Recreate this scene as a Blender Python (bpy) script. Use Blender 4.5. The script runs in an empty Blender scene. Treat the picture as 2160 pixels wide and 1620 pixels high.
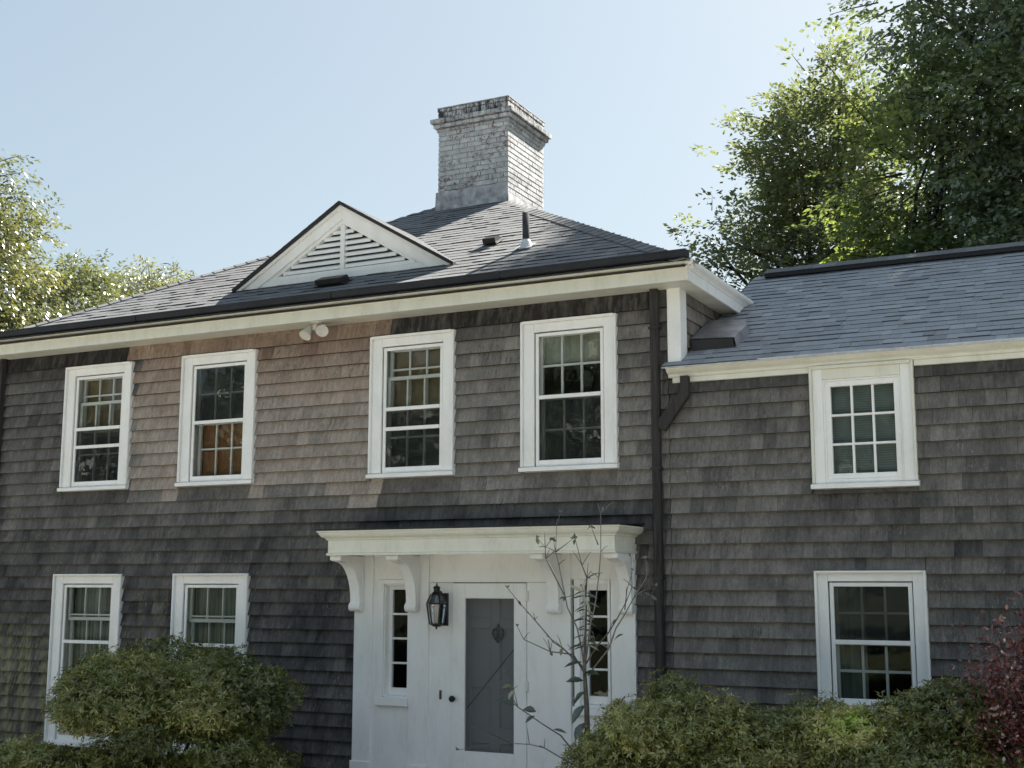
import bpy, math, random
import numpy as np
from mathutils import Vector, Matrix

random.seed(7)
RNG = np.random.default_rng(11)
SC = bpy.context.scene
COL = SC.collection
PI = math.pi

# ------------------------------------------------------------------ camera, sky, sun, exposure
CAM = np.array([0.0, -10.6, 2.30])
YAW, PITCH, ROLL, FPX = -0.4637, 0.1564, 0.0012, 2690.55
fw = np.array([math.sin(YAW) * math.cos(PITCH), math.cos(YAW) * math.cos(PITCH), math.sin(PITCH)])
rt = np.array([math.cos(YAW), -math.sin(YAW), 0.0])
up = np.cross(rt, fw)
rt, up = rt * math.cos(ROLL) + up * math.sin(ROLL), -rt * math.sin(ROLL) + up * math.cos(ROLL)
cam_data = bpy.data.cameras.new('camera')
cam_data.sensor_width = 36.0
cam_data.lens = FPX / 2160 * 36
cam_data.clip_start = 0.1
cam_data.clip_end = 2000
cam = bpy.data.objects.new('camera', cam_data)
COL.objects.link(cam)
m3 = Matrix(((rt[0], up[0], -fw[0]), (rt[1], up[1], -fw[1]), (rt[2], up[2], -fw[2])))
cam.matrix_world = Matrix.Translation(Vector(CAM)) @ m3.to_4x4()
SC.camera = cam

SUN_AZ, SUN_EL = math.radians(19.0), math.radians(44.5)      # azimuth from +y towards +x
world = bpy.data.worlds.new('World')
SC.world = world
world.use_nodes = True
wn = world.node_tree
wn.nodes.clear()
sky = wn.nodes.new('ShaderNodeTexSky')
sky.sky_type = 'NISHITA'
sky.sun_disc = False
sky.sun_elevation = SUN_EL
sky.sun_rotation = SUN_AZ
sky.air_density = 1.0
sky.dust_density = 2.0
sky.ozone_density = 1.2
gam = wn.nodes.new('ShaderNodeGamma')
gam.inputs['Gamma'].default_value = 0.46
bg = wn.nodes.new('ShaderNodeBackground')
bg.inputs['Strength'].default_value = 0.092
wo = wn.nodes.new('ShaderNodeOutputWorld')
wn.links.new(sky.outputs[0], gam.inputs['Color'])
tint = wn.nodes.new('ShaderNodeMix')
tint.data_type = 'RGBA'
tint.blend_type = 'MULTIPLY'
tint.inputs[0].default_value = 1.0
tint.inputs[7].default_value = (0.905, 0.975, 0.97, 1)
wn.links.new(gam.outputs[0], tint.inputs[6])
wn.links.new(tint.outputs[2], bg.inputs['Color'])
wn.links.new(bg.outputs[0], wo.inputs['Surface'])

sun_data = bpy.data.lights.new('sun', 'SUN')
sun_data.energy = 4.6
sun_data.angle = math.radians(0.6)
sun_data.color = (1.0, 0.94, 0.84)
sun = bpy.data.objects.new('sun', sun_data)
COL.objects.link(sun)
S_DIR = Vector((math.sin(SUN_AZ) * math.cos(SUN_EL), math.cos(SUN_AZ) * math.cos(SUN_EL), math.sin(SUN_EL)))
sun.rotation_euler = S_DIR.to_track_quat('Z', 'Y').to_euler()
sun.location = (20, 30, 40)

SC.view_settings.view_transform = 'Standard'
SC.view_settings.look = 'None'
SC.view_settings.gamma = 1.0
SC.view_settings.use_curve_mapping = False
SC.view_settings.exposure = 2.12
SC.cycles.transparent_max_bounces = 24
SC.cycles.max_bounces = 8


# ------------------------------------------------------------------ helpers
def proj(p):
    v = np.asarray(p, float) - CAM
    d = v @ fw
    return 1080 + FPX * (v @ rt) / d, 810 - FPX * (v @ up) / d


class MB:
    def __init__(s):
        s.v, s.f, s.a = [], [], []

    def add(s, vs, fs, attr=None):
        n = len(s.v)
        s.v += [tuple(map(float, p)) for p in vs]
        for f in fs:
            s.f.append(tuple(i + n for i in f))
            s.a.append(attr)
        return s

    def box(s, x0, x1, y0, y1, z0, z1, attr=None):
        return s.add([(x0, y0, z0), (x1, y0, z0), (x1, y1, z0), (x0, y1, z0), (x0, y0, z1), (x1, y0, z1), (x1, y1, z1), (x0, y1, z1)],
                     [(0, 1, 5, 4), (1, 2, 6, 5), (2, 3, 7, 6), (3, 0, 4, 7), (4, 5, 6, 7), (3, 2, 1, 0)], attr)

    def bbox(s, x0, x1, y0, y1, z0, z1, b=0.004):
        """box with chamfered front edges (front is -y)"""
        v = [(x0, y1, z0), (x1, y1, z0), (x1, y1, z1), (x0, y1, z1),
             (x0, y0 + b, z0), (x1, y0 + b, z0), (x1, y0 + b, z1), (x0, y0 + b, z1),
             (x0 + b, y0, z0 + b), (x1 - b, y0, z0 + b), (x1 - b, y0, z1 - b), (x0 + b, y0, z1 - b)]
        f = [(8, 9, 10, 11), (4, 5, 9, 8), (5, 6, 10, 9), (6, 7, 11, 10), (7, 4, 8, 11),
             (0, 1, 5, 4), (1, 2, 6, 5), (2, 3, 7, 6), (3, 0, 4, 7), (3, 2, 1, 0)]
        return s.add(v, f)

    def prism(s, poly, axis, a, b):
        """extrude a closed 2-D polygon along an axis (x: poly=(y,z); y: poly=(x,z); z: poly=(x,y))"""
        def P(p, t):
            return {'x': (t, p[0], p[1]), 'y': (p[0], t, p[1]), 'z': (p[0], p[1], t)}[axis]
        n = len(poly)
        vs = [P(p, a) for p in poly] + [P(p, b) for p in poly]
        fs = [(i, (i + 1) % n, n + (i + 1) % n, n + i) for i in range(n)]
        fs += [tuple(range(n))[::-1], tuple(range(n, 2 * n))]
        return s.add(vs, fs)

    def tube(s, pts, rs, n=8, cap=True):
        pts = [Vector(p) for p in pts]
        if not hasattr(rs, '__len__'):
            rs = [rs] * len(pts)
        vs, fs = [], []
        prev = None
        for i, p in enumerate(pts):
            t = (pts[min(i + 1, len(pts) - 1)] - pts[max(i - 1, 0)])
            t = t.normalized() if t.length > 1e-9 else Vector((0, 0, 1))
            if prev is None:
                a = t.orthogonal().normalized()
            else:
                a = (prev - t * prev.dot(t))
                a = a.normalized() if a.length > 1e-6 else t.orthogonal().normalized()
            prev = a
            b = t.cross(a)
            for k in range(n):
                an = 2 * PI * k / n
                vs.append(p + (a * math.cos(an) + b * math.sin(an)) * rs[i])
        for i in range(len(pts) - 1):
            for k in range(n):
                fs.append((i * n + k, i * n + (k + 1) % n, (i + 1) * n + (k + 1) % n, (i + 1) * n + k))
        if cap:
            fs.append(tuple(range(n))[::-1])
            fs.append(tuple((len(pts) - 1) * n + k for k in range(n)))
        return s.add(vs, fs)

    def lathe(s, prof, c, n=16, rot=0.0):
        """prof: (r,z) list, around vertical axis at c"""
        vs, fs = [], []
        for r, z in prof:
            for k in range(n):
                an = 2 * PI * k / n + rot
                vs.append((c[0] + r * math.cos(an), c[1] + r * math.sin(an), c[2] + z))
        for i in range(len(prof) - 1):
            for k in range(n):
                fs.append((i * n + k, i * n + (k + 1) % n, (i + 1) * n + (k + 1) % n, (i + 1) * n + k))
        fs.append(tuple(range(n))[::-1])
        fs.append(tuple((len(prof) - 1) * n + k for k in range(n)))
        return s.add(vs, fs)


OFF = {}


def obj(name, mb, mat, parent=None, smooth=False):
    off = OFF.get(parent.name, (0, 0, 0)) if parent else (0, 0, 0)
    me = bpy.data.meshes.new(name)
    me.from_pydata([(p[0] - off[0], p[1] - off[1], p[2] - off[2]) for p in mb.v], [], mb.f)
    if any(a is not None for a in mb.a):
        keys = sorted({k for a in mb.a if a for k in a})
        for k in keys:
            at = me.attributes.new(k, 'FLOAT', 'FACE')
            at.data.foreach_set('value', [float((a or {}).get(k, 0.0)) for a in mb.a])
    me.materials.append(mat)
    if smooth:
        me.polygons.foreach_set('use_smooth', [True] * len(me.polygons))
    me.update()
    o = bpy.data.objects.new(name, me)
    COL.objects.link(o)
    if parent:
        o.parent = parent
        OFF[o.name] = off
    return o


def np_obj(name, V, F, mat, parent=None, attrs=None):
    off = np.array(OFF.get(parent.name, (0, 0, 0)) if parent else (0, 0, 0))
    V = np.asarray(V, np.float32) - off.astype(np.float32)
    F = np.asarray(F, np.int32)
    me = bpy.data.meshes.new(name)
    me.vertices.add(len(V))
    me.vertices.foreach_set('co', V.ravel())
    k = F.shape[1]
    me.loops.add(F.size)
    me.loops.foreach_set('vertex_index', F.ravel())
    me.polygons.add(len(F))
    me.polygons.foreach_set('loop_start', np.arange(0, F.size, k, dtype=np.int32))
    me.update(calc_edges=True)
    for kk, val in (attrs or {}).items():
        at = me.attributes.new(kk, 'FLOAT', 'FACE')
        at.data.foreach_set('value', np.asarray(val, np.float32))
    me.materials.append(mat)
    o = bpy.data.objects.new(name, me)
    COL.objects.link(o)
    if parent:
        o.parent = parent
        OFF[o.name] = tuple(off)
    return o


def thing(name, label, cat, loc, group=None):
    o = bpy.data.objects.new(name, None)
    o.empty_display_size = 0.2
    COL.objects.link(o)
    o.location = loc
    OFF[o.name] = tuple(loc)
    o['label'] = label
    o['category'] = cat
    if group:
        o['group'] = group
    return o


# ------------------------------------------------------------------ materials
class NT:
    def __init__(s, name):
        s.m = bpy.data.materials.new(name)
        s.m.use_nodes = True
        s.t = s.m.node_tree
        s.t.nodes.clear()
        s.out = s.t.nodes.new('ShaderNodeOutputMaterial')

    def n(s, typ, **kw):
        nd = s.t.nodes.new('ShaderNode' + typ)
        for k, v in kw.items():
            setattr(nd, k, v)
        return nd

    def l(s, a, b):
        s.t.links.new(a, b)

    def val(s, x, sock):
        if hasattr(x, 'is_output'):
            s.l(x, sock)
        elif isinstance(x, (tuple, list)) and len(x) == 3 and sock.type == 'RGBA':
            sock.default_value = (*x, 1)
        else:
            sock.default_value = x

    def math(s, op, a, b=None, clamp=False):
        nd = s.n('Math', operation=op, use_clamp=clamp)
        s.val(a, nd.inputs[0])
        if b is not None:
            s.val(b, nd.inputs[1])
        return nd.outputs[0]

    def mix(s, fac, a, b, blend='MIX'):
        nd = s.n('Mix', data_type='RGBA', blend_type=blend, clamp_factor=True)
        s.val(fac, nd.inputs[0])
        s.val(a, nd.inputs[6])
        s.val(b, nd.inputs[7])
        return nd.outputs[2]

    def noise(s, scale, detail=3, rough=0.55, vec=None, dist=0.0):
        if vec is None:
            vec = s.pos()
        mp = s.n('Mapping')
        s.l(vec, mp.inputs['Vector'])
        mp.inputs['Scale'].default_value = scale if isinstance(scale, tuple) else (scale,) * 3
        nd = s.n('TexNoise')
        nd.inputs['Scale'].default_value = 1.0
        nd.inputs['Detail'].default_value = detail
        nd.inputs['Roughness'].default_value = rough
        nd.inputs['Distortion'].default_value = dist
        s.l(mp.outputs[0], nd.inputs['Vector'])
        return nd.outputs[0]

    def pos(s):
        if not hasattr(s, '_p'):
            s._p = s.n('NewGeometry').outputs['Position']
        return s._p

    def ramp(s, fac, lo, hi, a=0.0, b=1.0):
        nd = s.n('MapRange', clamp=True)
        s.val(fac, nd.inputs[0])
        nd.inputs[1].default_value = lo
        nd.inputs[2].default_value = hi
        nd.inputs[3].default_value = a
        nd.inputs[4].default_value = b
        return nd.outputs[0]

    def attr(s, name):
        a = s.n('Attribute', attribute_type='GEOMETRY', attribute_name=name)
        b = s.n('Attribute', attribute_type='OBJECT', attribute_name=name)
        return s.math('ADD', a.outputs['Fac'], b.outputs['Fac'])

    def bsdf(s, color, rough=0.6, metal=0.0, spec=0.5, bump=None, bstr=0.2, bdist=0.01):
        p = s.n('BsdfPrincipled')
        s.val(color, p.inputs['Base Color'])
        s.val(rough, p.inputs['Roughness'])
        p.inputs['Metallic'].default_value = metal
        p.inputs['Specular IOR Level'].default_value = spec
        if bump is not None:
            b = s.n('Bump')
            b.inputs['Strength'].default_value = bstr
            b.inputs['Distance'].default_value = bdist
            s.l(bump, b.inputs['Height'])
            s.l(b.outputs[0], p.inputs['Normal'])
        s.l(p.outputs[0], s.out.inputs['Surface'])
        return p


def mat_paint(name, base, dirt, dirt_amt=0.5, rough=0.45):
    t = NT(name)
    a = t.noise((6, 6, 2.2), 5, 0.65)
    b = t.noise((40, 40, 14), 3)
    d = t.math('MULTIPLY', t.ramp(a, 0.42, 0.75), t.ramp(b, 0.3, 0.7, 0.3, 1.0))
    c = t.mix(t.math('MULTIPLY', d, dirt_amt), base, dirt)
    spk = t.ramp(t.noise(95, 2, 0.6), 0.72, 0.76, 0.0, 0.35)
    c = t.mix(spk, c, (0.33, 0.3, 0.26))
    t.bsdf(c, rough, spec=0.35, bump=t.noise((60, 60, 22), 3), bstr=0.12, bdist=0.004)
    return t.m


def mat_plain(name, col, rough=0.6, metal=0.0, var=0.3, scale=12, spec=0.4):
    t = NT(name)
    c = t.mix(t.ramp(t.noise(scale, 4), 0.3, 0.7, 0, 1), tuple(x * (1 - var) for x in col), tuple(x * (1 + var) for x in col))
    t.bsdf(c, rough, metal, spec, bump=t.noise(scale * 5, 3), bstr=0.1, bdist=0.003)
    return t.m


def mat_wood_shingle():
    t = NT('weathered_cedar')
    tone, fresh, stain_shade, moss = (t.attr(k) for k in ('tone', 'fresh', 'stain_shade', 'moss'))
    # every course of shingles has its own grain: shift the pattern from course to course
    sp_ = t.n('SeparateXYZ')
    t.l(t.pos(), sp_.inputs[0])
    ci = t.math('FLOOR', t.math('DIVIDE', t.math('ADD', sp_.outputs[2], 0.131 * 40 - 4.353), 0.131))
    cv = t.n('CombineXYZ')
    t.l(t.math('ADD', sp_.outputs[0], t.math('MULTIPLY', ci, 7.31)), cv.inputs[0])
    t.l(sp_.outputs[1], cv.inputs[1])
    t.l(sp_.outputs[2], cv.inputs[2])
    gv = cv.outputs[0]
    g1 = t.noise((30, 30, 1.5), 4, 0.65, gv)
    g2 = t.noise((150, 150, 6.0), 3, 0.6, gv)
    blot = t.noise((2.6, 2.6, 2.0), 4, 0.6)
    tt = t.math('ADD', tone, t.ramp(blot, 0.3, 0.7, -0.13, 0.13))
    tt = t.math('ADD', tt, t.ramp(t.noise((9.5, 9.5, 0.9), 4, 0.65, gv), 0.3, 0.7, -0.11, 0.11))
    grey = t.mix(t.ramp(tt, 0.0, 1.0), (0.031, 0.0325, 0.0365), (0.315, 0.294, 0.270))
    red = t.mix(t.ramp(tt, 0.0, 1.0), (0.125, 0.070, 0.048), (0.455, 0.362, 0.298))
    c = t.mix(fresh, grey, red)
    c = t.mix(1.0, c, t.mix(t.ramp(g1, 0.25, 0.75), (0.70, 0.70, 0.71), (1.27, 1.26, 1.24)), 'MULTIPLY')
    c = t.mix(1.0, c, t.mix(t.ramp(g2, 0.3, 0.7), (0.80, 0.80, 0.80), (1.18, 1.18, 1.18)), 'MULTIPLY')
    st = t.math('MULTIPLY', t.ramp(t.noise((58, 58, 2.6), 3, 0.7, gv), 0.56, 0.70), t.ramp(t.noise((2.6, 2.6, 4.5), 3), 0.46, 0.66))
    c = t.mix(t.math('MULTIPLY', st, 0.55), c, (0.38, 0.365, 0.34))
    dk = t.math('MULTIPLY', t.ramp(t.noise((45, 45, 2.4), 3, 0.7, gv), 0.52, 0.70), t.ramp(t.noise((1.2, 1.2, 3.2), 3), 0.47, 0.66))
    c = t.mix(t.math('MULTIPLY', dk, 0.7), c, (0.020, 0.019, 0.020))
    c = t.mix(t.math('MULTIPLY', stain_shade, t.ramp(t.noise((22, 22, 2.0), 3), 0.3, 0.6, 0.55, 1.0)), c, (0.012, 0.011, 0.013))
    ms = t.math('MULTIPLY', moss, t.ramp(t.noise((13, 13, 0.9), 4, 0.7), 0.46, 0.64))
    c = t.mix(t.math('MULTIPLY', ms, 0.85), c, (0.25, 0.25, 0.13))
    t.bsdf(c, 0.85, spec=0.25, bump=t.math('ADD', g1, g2), bstr=0.3, bdist=0.003)
    return t.m


def mat_roof(name, lo, hi):
    t = NT(name)
    tone, edge = t.attr('tone'), t.attr('edge')
    c = t.mix(tone, lo, hi)
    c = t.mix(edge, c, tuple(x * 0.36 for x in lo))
    gr = t.noise(210, 2, 0.7)
    c = t.mix(1.0, c, t.mix(t.ramp(gr, 0.25, 0.75), (0.6, 0.6, 0.6), (1.4, 1.4, 1.4)), 'MULTIPLY')
    bl = t.noise(1.7, 4, 0.6)
    c = t.mix(t.ramp(bl, 0.55, 0.8, 0, 0.5), c, tuple(x * 0.6 for x in lo))
    t.bsdf(c, 0.9, spec=0.35, bump=gr, bstr=0.5, bdist=0.004)
    return t.m


def mat_brick():
    t = NT('painted_brick')
    tone, soot = t.attr('tone'), t.attr('stain_shade')
    base = t.mix(tone, (0.42, 0.44, 0.47), (0.63, 0.65, 0.68))
    p = t.noise(30, 4, 0.65)
    pe = t.ramp(t.math('ADD', p, t.math('MULTIPLY', t.noise(5.5, 3), 0.45)), 0.79, 0.88)
    c = t.mix(t.math('MULTIPLY', pe, 0.9), base, t.mix(t.noise(24, 2), (0.05, 0.03, 0.03), (0.24, 0.10, 0.075)))
    dr = t.ramp(t.noise((14, 14, 5), 4, 0.7), 0.5, 0.8, 0, 0.5)
    c = t.mix(dr, c, (0.25, 0.25, 0.26))
    sp = t.math('MULTIPLY', soot, t.ramp(t.noise((17, 17, 9), 4, 0.7), 0.36, 0.58))
    c = t.mix(sp, c, (0.045, 0.042, 0.045))
    t.bsdf(c, 0.85, spec=0.25, bump=p, bstr=0.6, bdist=0.008)
    return t.m


def mat_glass(name='window_glass', tint=(0.9, 0.93, 0.93), ior=1.5, refl=0.75):
    t = NT(name)
    fr = t.n('Fresnel')
    fr.inputs['IOR'].default_value = ior
    tr = t.n('BsdfTransparent')
    tr.inputs['Color'].default_value = (*tint, 1)
    gl = t.n('BsdfGlossy')
    gl.inputs['Roughness'].default_value = 0.015
    gl.inputs['Color'].default_value = (0.95, 0.97, 0.97, 1)
    b = t.n('Bump')
    b.inputs['Strength'].default_value = 0.04
    b.inputs['Distance'].default_value = 0.02
    t.l(t.noise(5.5, 2), b.inputs['Height'])
    t.l(b.outputs[0], gl.inputs['Normal'])
    mx = t.n('MixShader')
    t.l(t.math('MULTIPLY', fr.outputs[0], refl, True), mx.inputs[0])
    t.l(tr.outputs[0], mx.inputs[1])
    t.l(gl.outputs[0], mx.inputs[2])
    t.l(mx.outputs[0], t.out.inputs['Surface'])
    return t.m


def mat_screen(name, op, col):
    t = NT(name)
    tr = t.n('BsdfTransparent')
    df = t.n('BsdfDiffuse')
    df.inputs['Color'].default_value = (*col, 1)
    mx = t.n('MixShader')
    t.l(t.ramp(t.noise(420, 1), 0.35, 0.65, op - 0.08, op + 0.08), mx.inputs[0])
    t.l(tr.outputs[0], mx.inputs[1])
    t.l(df.outputs[0], mx.inputs[2])
    t.l(mx.outputs[0], t.out.inputs['Surface'])
    return t.m


def mat_leaf(name, stops, transl=0.45, tcol=1.5, yel=0.0, rough=0.45, gloss=0.06):
    """leaf colour from the per-leaf 'tone' value"""
    t = NT(name)
    cr = t.n('ValToRGB')
    el = cr.color_ramp.elements
    while len(el) < len(stops):
        el.new(0.5)
    for e, (p, c) in zip(el, stops):
        e.position = p
        e.color = (*c, 1)
    t.l(t.attr('tone'), cr.inputs[0])
    col = cr.outputs[0]
    df = t.n('BsdfDiffuse')
    t.l(col, df.inputs['Color'])
    tl = t.n('BsdfTranslucent')
    t.l(t.mix(1.0, col, (tcol * (1 + yel), tcol, tcol * 0.5), 'MULTIPLY'), tl.inputs['Color'])
    mx = t.n('MixShader')
    mx.inputs[0].default_value = transl
    t.l(df.outputs[0], mx.inputs[1])
    t.l(tl.outputs[0], mx.inputs[2])
    gl = t.n('BsdfGlossy')
    gl.inputs['Roughness'].default_value = rough
    gl.inputs['Color'].default_value = (0.9, 0.95, 0.95, 1)
    m2 = t.n('MixShader')
    m2.inputs[0].default_value = gloss
    t.l(mx.outputs[0], m2.inputs[1])
    t.l(gl.outputs[0], m2.inputs[2])
    t.l(m2.outputs[0], t.out.inputs['Surface'])
    return t.m


def mat_bark(name, a, b, sc=(18, 18, 4)):
    t = NT(name)
    n = t.noise(sc, 5, 0.65)
    t.bsdf(t.mix(t.ramp(n, 0.3, 0.7), a, b), 0.9, spec=0.2, bump=n, bstr=0.6, bdist=0.02)
    return t.m


def mat_blind(name, a, b, freq):
    t = NT(name)
    w = t.n('TexWave', wave_type='BANDS', bands_direction='Z')
    w.inputs['Scale'].default_value = freq
    w.inputs['Distortion'].default_value = 0.3
    t.l(t.pos(), w.inputs['Vector'])
    t.bsdf(t.mix(w.outputs['Fac'], a, b), 0.8, spec=0.2)
    return t.m


def mat_curtain(name, a, b):
    t = NT(name)
    t.bsdf(t.mix(t.ramp(t.noise((30, 30, 0.7), 3), 0.3, 0.7), a, b), 0.9, spec=0.1)
    return t.m


M = {}
M['trim'] = mat_paint('white_paint', (0.86, 0.86, 0.85), (0.58, 0.57, 0.52), 0.5)
M['trim_aged'] = mat_paint('aged_cream_paint', (0.74, 0.735, 0.655), (0.48, 0.48, 0.37), 0.7)
M['shingle'] = mat_wood_shingle()
M['sheath'] = mat_plain('dark_sheathing', (0.03, 0.028, 0.028), 0.9)
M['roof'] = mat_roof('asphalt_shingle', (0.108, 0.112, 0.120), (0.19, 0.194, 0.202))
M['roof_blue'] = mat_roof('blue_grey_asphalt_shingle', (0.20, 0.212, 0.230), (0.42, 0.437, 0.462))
M['roof_dark'] = mat_roof('asphalt_underlay', (0.035, 0.035, 0.038), (0.05, 0.05, 0.055))
M['brick'] = mat_brick()
M['mortar'] = mat_plain('painted_mortar', (0.34, 0.34, 0.35), 0.9, var=0.35, scale=20)
M['lead'] = mat_plain('lead_flashing', (0.33, 0.335, 0.36), 0.7, var=0.5, scale=9)
M['gutter'] = mat_plain('dark_gutter_paint', (0.020, 0.020, 0.024), 0.5, var=0.3, scale=5)
M['spout'] = mat_bark('weathered_dark_wood', (0.026, 0.024, 0.025), (0.072, 0.066, 0.065), (60, 60, 3))
M['metal_dark'] = mat_plain('dark_metal', (0.03, 0.03, 0.032), 0.45, 0.3, var=0.3)
M['pipe'] = mat_plain('weathered_cast_iron', (0.035, 0.034, 0.035), 0.85, 0.0, var=0.4)
M['metal_hood'] = mat_plain('grey_sheet_metal', (0.30, 0.29, 0.31), 0.42, 0.5, var=0.35, scale=6)
M['metal_light'] = mat_plain('bright_flashing', (0.55, 0.56, 0.58), 0.45, 0.4, var=0.2)
M['black_iron'] = mat_plain('black_iron', (0.012, 0.012, 0.014), 0.4, 0.2, var=0.3)
M['glass'] = mat_glass()
M['glass_old'] = mat_glass('storm_glass', (0.86, 0.89, 0.88), 1.5, 0.85)
M['lamp_glass'] = mat_glass('seeded_lamp_glass', (0.55, 0.57, 0.58), 1.5, 1.5)
M['screen'] = mat_screen('insect_screen', 0.60, (0.062, 0.068, 0.072))
M['door_screen'] = mat_screen('door_screen_mesh', 0.58, (0.115, 0.12, 0.12))
M['interior'] = mat_plain('dim_room_wall', (0.10, 0.095, 0.09), 0.9)
M['shade_tan'] = mat_blind('tan_roller_shade', (0.23, 0.150, 0.080), (0.30, 0.200, 0.108), 26)
M['shade_red'] = mat_blind('russet_shade', (0.24, 0.105, 0.045), (0.32, 0.15, 0.07), 30)
M['shade_pale'] = mat_curtain('pale_patterned_shade', (0.38, 0.38, 0.30), (0.58, 0.57, 0.47))
M['blind_grey'] = mat_blind('grey_green_blind', (0.13, 0.16, 0.152), (0.19, 0.225, 0.215), 16)
M['curtain'] = mat_curtain('grey_curtain', (0.10, 0.115, 0.11), (0.38, 0.40, 0.36))
M['door_grey'] = mat_paint('grey_door_paint', (0.58, 0.59, 0.61), (0.46, 0.46, 0.47), 0.3)
M['lamp_white'] = mat_plain('off_white_plastic', (0.62, 0.60, 0.54), 0.5, var=0.1)
M['lens'] = mat_plain('lamp_lens', (0.36, 0.33, 0.29), 0.25, var=0.12, spec=0.6)
M['brass'] = mat_plain('old_brass', (0.10, 0.07, 0.05), 0.4, 0.5)

# ------------------------------------------------------------------ setting
t = NT('lawn')
t.bsdf(t.mix(t.ramp(t.noise(0.8, 5, 0.7), 0.3, 0.7), (0.035, 0.042, 0.024), (0.065, 0.070, 0.042)), 0.95, spec=0.1, bump=t.noise(30, 3), bstr=0.5, bdist=0.03)
gm = MB()
gm.add([(-450, -450, 0), (450, -450, 0), (450, 450, 0), (-450, 450, 0)], [(0, 1, 2, 3)])
g = obj('ground', gm, t.m)
g['kind'] = 'structure'
t = NT('bounce_gravel')
t.bsdf(t.mix(t.ramp(t.noise(40, 4, 0.7), 0.3, 0.7), (0.42, 0.405, 0.37), (0.56, 0.54, 0.50)), 0.95, spec=0.1, bump=t.noise(60, 3), bstr=0.6, bdist=0.02)
dm = MB()
dm.add([(-50, -15.5, 0.004), (40, -15.5, 0.004), (40, -4.6, 0.004), (-50, -4.6, 0.004)], [(0, 1, 2, 3)])  # unseen pale gravel, added to bounce sunlight onto the front wall
g = obj('bounce_drive', dm, t.m)
g['kind'] = 'structure'

# ------------------------------------------------------------------ the house
house = thing('house', 'two storey house clad in weathered grey wood shingles with white painted windows', 'house', (0, 0, 0))

CW = 0.131     # shingle course
COURSES = [4.357 + 0.131 * k for k in range(3, -34, -1)]
XL, XR = -12.02, -3.74
XC = -3.62                 # main block's right corner
XW = 2.0                   # wing's right end
SOF = 4.915                # soffit height of the main eave
WIN = [
    dict(x0=-10.946, x1=-9.956, z0=3.327, z1=4.736, kind='u1'),
    dict(x0=-9.252, x1=-8.261, z0=3.327, z1=4.736, kind='u2'),
    dict(x0=-6.848, x1=-5.895, z0=3.327, z1=4.736, kind='u3'),
    dict(x0=-5.182, x1=-4.220, z0=3.327, z1=4.736, kind='u4'),
    dict(x0=-10.962, x1=-9.966, z0=0.583, z1=2.415, kind='l1'),
    dict(x0=-9.253, x1=-8.271, z0=0.583, z1=2.415, kind='l2'),
    dict(x0=-2.492, x1=-1.648, z0=3.083, z1=4.106, kind='wu'),
    dict(x0=-2.507, x1=-1.626, z0=1.300, z1=2.418, kind='wl'),
]
for w in WIN:
    w['cw'] = 0.105 if w['kind'][0] == 'w' else 0.13
    w['ox0'], w['ox1'] = w['x0'] + w['cw'], w['x1'] - w['cw']
    w['oz0'], w['oz1'] = w['z0'] + 0.052, w['z1'] - ({'wu': 0.11, 'wl': 0.085}.get(w['kind'], 0.105))
ENT = dict(x0=-6.974, x1=-4.071, z1=2.575)

# openings in the front sheathing
holes = [(w['ox0'], w['ox1'], w['oz0'], w['oz1']) for w in WIN]
holes += [(-6.65, -6.375, 1.25, 2.31), (-4.60, -4.33, 1.25, 2.31), (-5.88, -5.15, 0.12, 2.27)]


def sheath(mb, x0, x1, z0, z1, ya, yb):
    xs = sorted({x0, x1, *[h[0] for h in holes], *[h[1] for h in holes]})
    zs = sorted({z0, z1, *[h[2] for h in holes], *[h[3] for h in holes]})
    xs = [x for x in xs if x0 <= x <= x1]
    zs = [z for z in zs if z0 <= z <= z1]
    for a, b in zip(xs, xs[1:]):
        for c, d in zip(zs, zs[1:]):
            mx, mz = (a + b) / 2, (c + d) / 2
            if any(h[0] < mx < h[1] and h[2] < mz < h[3] for h in holes):
                continue
            mb.add([(a, ya, c), (b, ya, c), (b, ya, d), (a, ya, d)], [(0, 1, 2, 3)])
            mb.add([(a, yb, c), (b, yb, c), (b, yb, d), (a, yb, d)], [(3, 2, 1, 0)])


mb = MB()
sheath(mb, -12.14, -3.66, 0, 5.0, 0.0, 0.14)
sheath(mb, -3.66, XW, 0, 4.15, 0.0, 0.14)
wall = obj('wall', mb, M['sheath'], house)
mb = MB()
mb.box(-12.14, -12.10, 0.141, 7.6, 0, 5.0)
mb.box(-12.14, -3.66, 7.6, 7.7, 0, 5.0)
mb.box(XW, XW + 0.1, 0.0, 4.8, 0, 4.2)
mb.box(-3.55, XW + 0.1, 4.84, 4.94, 0, 4.2)
mb.add([(XW + .01, 0, 4.15), (XW + .01, 4.84, 4.15), (XW + .01, 2.42, 5.5)], [(0, 1, 2)])
obj('rear_wall', mb, M['sheath'], house)
mb = MB()
mb.box(-3.70, -3.645, 0.15, 7.6, 0, 5.0)
side = obj('side_wall', mb, M['sheath'], house)
mb = MB()
mb.box(-12.0, -3.71, 0.15, 7.55, 2.62, 2.80)
mb.box(-3.64, XW - 0.02, 0.15, 4.8, 2.62, 2.80)
mb.box(-12.0, -3.71, 3.0, 3.1, 0, 2.61)
mb.box(-12.0, -3.71, 3.0, 3.1, 2.81, 4.95)
mb.box(-12.0, -3.71, 0.15, 7.55, 4.96, 4.99)
mb.box(-7.4, -7.3, 0.16, 2.99, 0, 2.61)
mb.box(-7.75, -7.65, 0.16, 2.99, 2.81, 4.95)
obj('room_partition', mb, M['interior'], house)


# ---- wood shingles on the walls
def smooth(a, b, x):
    t_ = min(1, max(0, (x - a) / (b - a)))
    return t_ * t_ * (3 - 2 * t_)


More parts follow.
